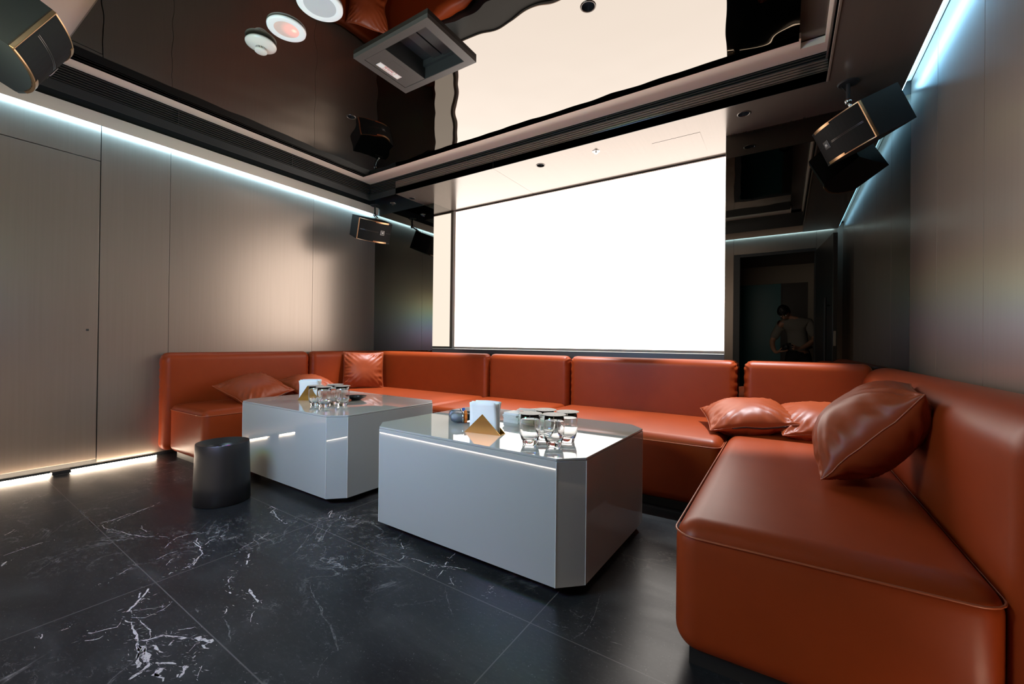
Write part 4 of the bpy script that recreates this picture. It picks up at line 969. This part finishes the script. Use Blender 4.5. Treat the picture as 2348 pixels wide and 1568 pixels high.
E_ = [('pel', 'wst'), ('wst', 'che'), ('che', 'uch'), ('uch', 'nek'), ('nek', 'hb'), ('uch', 'ls'), ('ls', 'le'), ('le', 'lf'), ('lf', 'lw'), ('uch', 'rs'), ('rs', 're'), ('re', 'rf'), ('rf', 'rw'),
      ('pel', 'lh'), ('lh', 'lk'), ('lk', 'la'), ('la', 'lto'), ('pel', 'rh'), ('rh', 'rk'), ('rk', 'ra'), ('ra', 'rto')]
for s in 'lr':
    E_ += [(s+'w', s+'p1'), (s+'p1', s+'p2'), (s+'p1', s+'t1'), (s+'t1', s+'t2'), (s+'t2', s+'t3')]
    for k in '1234': E_ += [(s+'p2', s+k+'a'), (s+k+'a', s+k+'b'), (s+k+'b', s+k+'c')]
nodes = dict(body); nodes.update(hands)
b_main = skin_mesh(nodes, E_, 'pel')
b_head = B(); bmesh.ops.create_icosphere(b_head, subdivisions=4, radius=1)
for v in b_head.verts:
    x, y, z = v.co                                       # x right, y face, z crown
    sx_ = .074*(1-.10*max(0, -z)-.12*max(0, -z)*max(0, y)); fy = .096*y*(1 if y < 0 else .96); uz = .115*z
    if z < -.3 and y > 0: fy += .012*(-z-.3)
    if y > .55: fy -= .012*math.exp(-((x/.33-1)**2+((z-.08)/.16)**2)*2.2)+.012*math.exp(-((x/.33+1)**2+((z-.08)/.16)**2)*2.2)   # eye sockets
    v.co = hp(x*sx_, fy, uz)
b_face = []
bn_ = B(); bmesh.ops.create_icosphere(bn_, subdivisions=3, radius=1)
for v in bn_.verts: v.co = hp(v.co.x*.014*(1.2-.5*v.co.z), .090+v.co.y*.020-.006*v.co.z, -.012+v.co.z*.026)
b_face.append(bn_)
bl_ = B(); bmesh.ops.create_icosphere(bl_, subdivisions=3, radius=1)
for v in bl_.verts: v.co = hp(v.co.x*.025, .084+v.co.y*.008, -.056+v.co.z*.008)
b_face.append(bl_)
for s in (-1, 1):
    be = B(); bmesh.ops.create_icosphere(be, subdivisions=3, radius=1)
    for v in be.verts: v.co = hp(s*.074+v.co.x*.010, -.008+v.co.y*.018, -.005+v.co.z*.031)
    b_face.append(be)
bd_ = fused('body', [b_main, b_head]+b_face, M['skin'], per, .0062)
for s in (-1, 1):
    b1 = B(); bmesh.ops.create_uvsphere(b1, u_segments=16, v_segments=10, radius=.0115, matrix=Matrix.Translation(hp(s*.030, .079, .010))); obj('eye', b1, M['eye'], per, True)
# hair: cap of short black hair, fringe falling forward
b1 = B(); bmesh.ops.create_icosphere(b1, subdivisions=5, radius=1)
for v in list(b1.verts):
    x, y, z = v.co
    lim = .22 if y > .35 else (-.42 if y < 0 else -.1)
    n_ = noise.noise(Vector((x*7, y*7, z*2)))*.05
    k = 1.0+n_ if z > lim+n_*4 else .86
    v.co = hp(x*.086*k, (y*.106-.004)*k, (z*.124+.006)*k)
obj('hair', b1, M['hair'], per, True)
# t-shirt and trousers follow the body
sh = {'wst0': ((.20, -.62, .985), (.160, .125)), 'wst': ((.19, -.60, 1.10), (.152, .120)), 'che': ((.17, -.53, 1.28), (.165, .125)), 'uch': ((.135, -.478, 1.385), (.138, .102)), 'nek': ((.092, -.44, 1.436), .068),
      'ls': ((-.034, -.457, 1.365), .076), 'lm': ((-.095, -.415, 1.22), .068), 'le': ((-.143, -.382, 1.105), .062), 'rs': ((.325, -.502, 1.395), .076), 'rm': ((.365, -.46, 1.25), .068), 're': ((.400, -.425, 1.14), .062)}
b1 = skin_mesh(sh, [('wst0', 'wst'), ('wst', 'che'), ('che', 'uch'), ('uch', 'nek'), ('uch', 'ls'), ('ls', 'lm'), ('lm', 'le'), ('uch', 'rs'), ('rs', 'rm'), ('rm', 're')], 'wst', 2)
for v in b1.verts:
    q = v.co; f = noise.noise(Vector((q.x*9, q.y*9, q.z*5)))+.6*noise.noise(Vector((q.x*4, q.y*4+q.z*7, q.z*3))); v.co += v.normal*.010*f
obj('t_shirt', b1, M['shirt'], per, True)
tr = {'pel': ((.20, -.64, .95), (.146, .112)), 'wst': ((.195, -.625, 1.03), (.135, .105)), 'lh': ((.105, -.65, .86), .108), 'lk': ((.090, -.62, .49), .076), 'la': ((.085, -.67, .09), .062), 'rh': ((.295, -.65, .86), .108), 'rk': ((.315, -.62, .49), .076), 'ra': ((.320, -.67, .09), .062)}
b1 = skin_mesh(tr, [('pel', 'wst'), ('pel', 'lh'), ('lh', 'lk'), ('lk', 'la'), ('pel', 'rh'), ('rh', 'rk'), ('rk', 'ra')], 'pel', 2); obj('trousers', b1, M['trousers'], per, True)
for x in (.082, .328):
    b1 = B(); soft_box(b1, (x, -.595, .046), (.10, .275, .088), .040, 4, (3, 6, 2)); obj('shoe', b1, M['shoe'], per, True)
# the camera held in the hands (its lens ends just behind the viewpoint)
fw = Vector((-math.sin(YAW), math.cos(YAW), 0)); rt = Vector((math.cos(YAW), math.sin(YAW), 0))
ct = thing('camera_body', 'black camera held at waist height by the person in the doorway', 'camera', mat=frame_mtx(Vector((0, 0, 1.0)), rt, fw, Vector((0, 0, 1))))
b1 = B(); box(b1, -.065, .068, -.140, -.088, -.052, .040, bev=.008); box(b1, -.026, .030, -.136, -.090, .038, .060, bev=.008); obj('body', b1, M['black'], ct)
b1 = B(); lathe(b1, [(.034, 0), (.037, .004), (.038, .022), (.036, .026), (.036, .050), (.039, .054), (.039, .066), (.030, .066), (.026, .058)], 40); b1.transform(Matrix.Translation((0, -.088, 0)) @ Matrix.Rotation(-PI/2, 4, 'X')); obj('lens_barrel', b1, M['black'], ct, True)
b1 = B(); lathe(b1, [(.030, .050), (.02, .054), (0, .056)], 32); b1.transform(Matrix.Translation((0, -.088, 0)) @ Matrix.Rotation(-PI/2, 4, 'X')); obj('lens_glass', b1, M['dish'], ct, True)
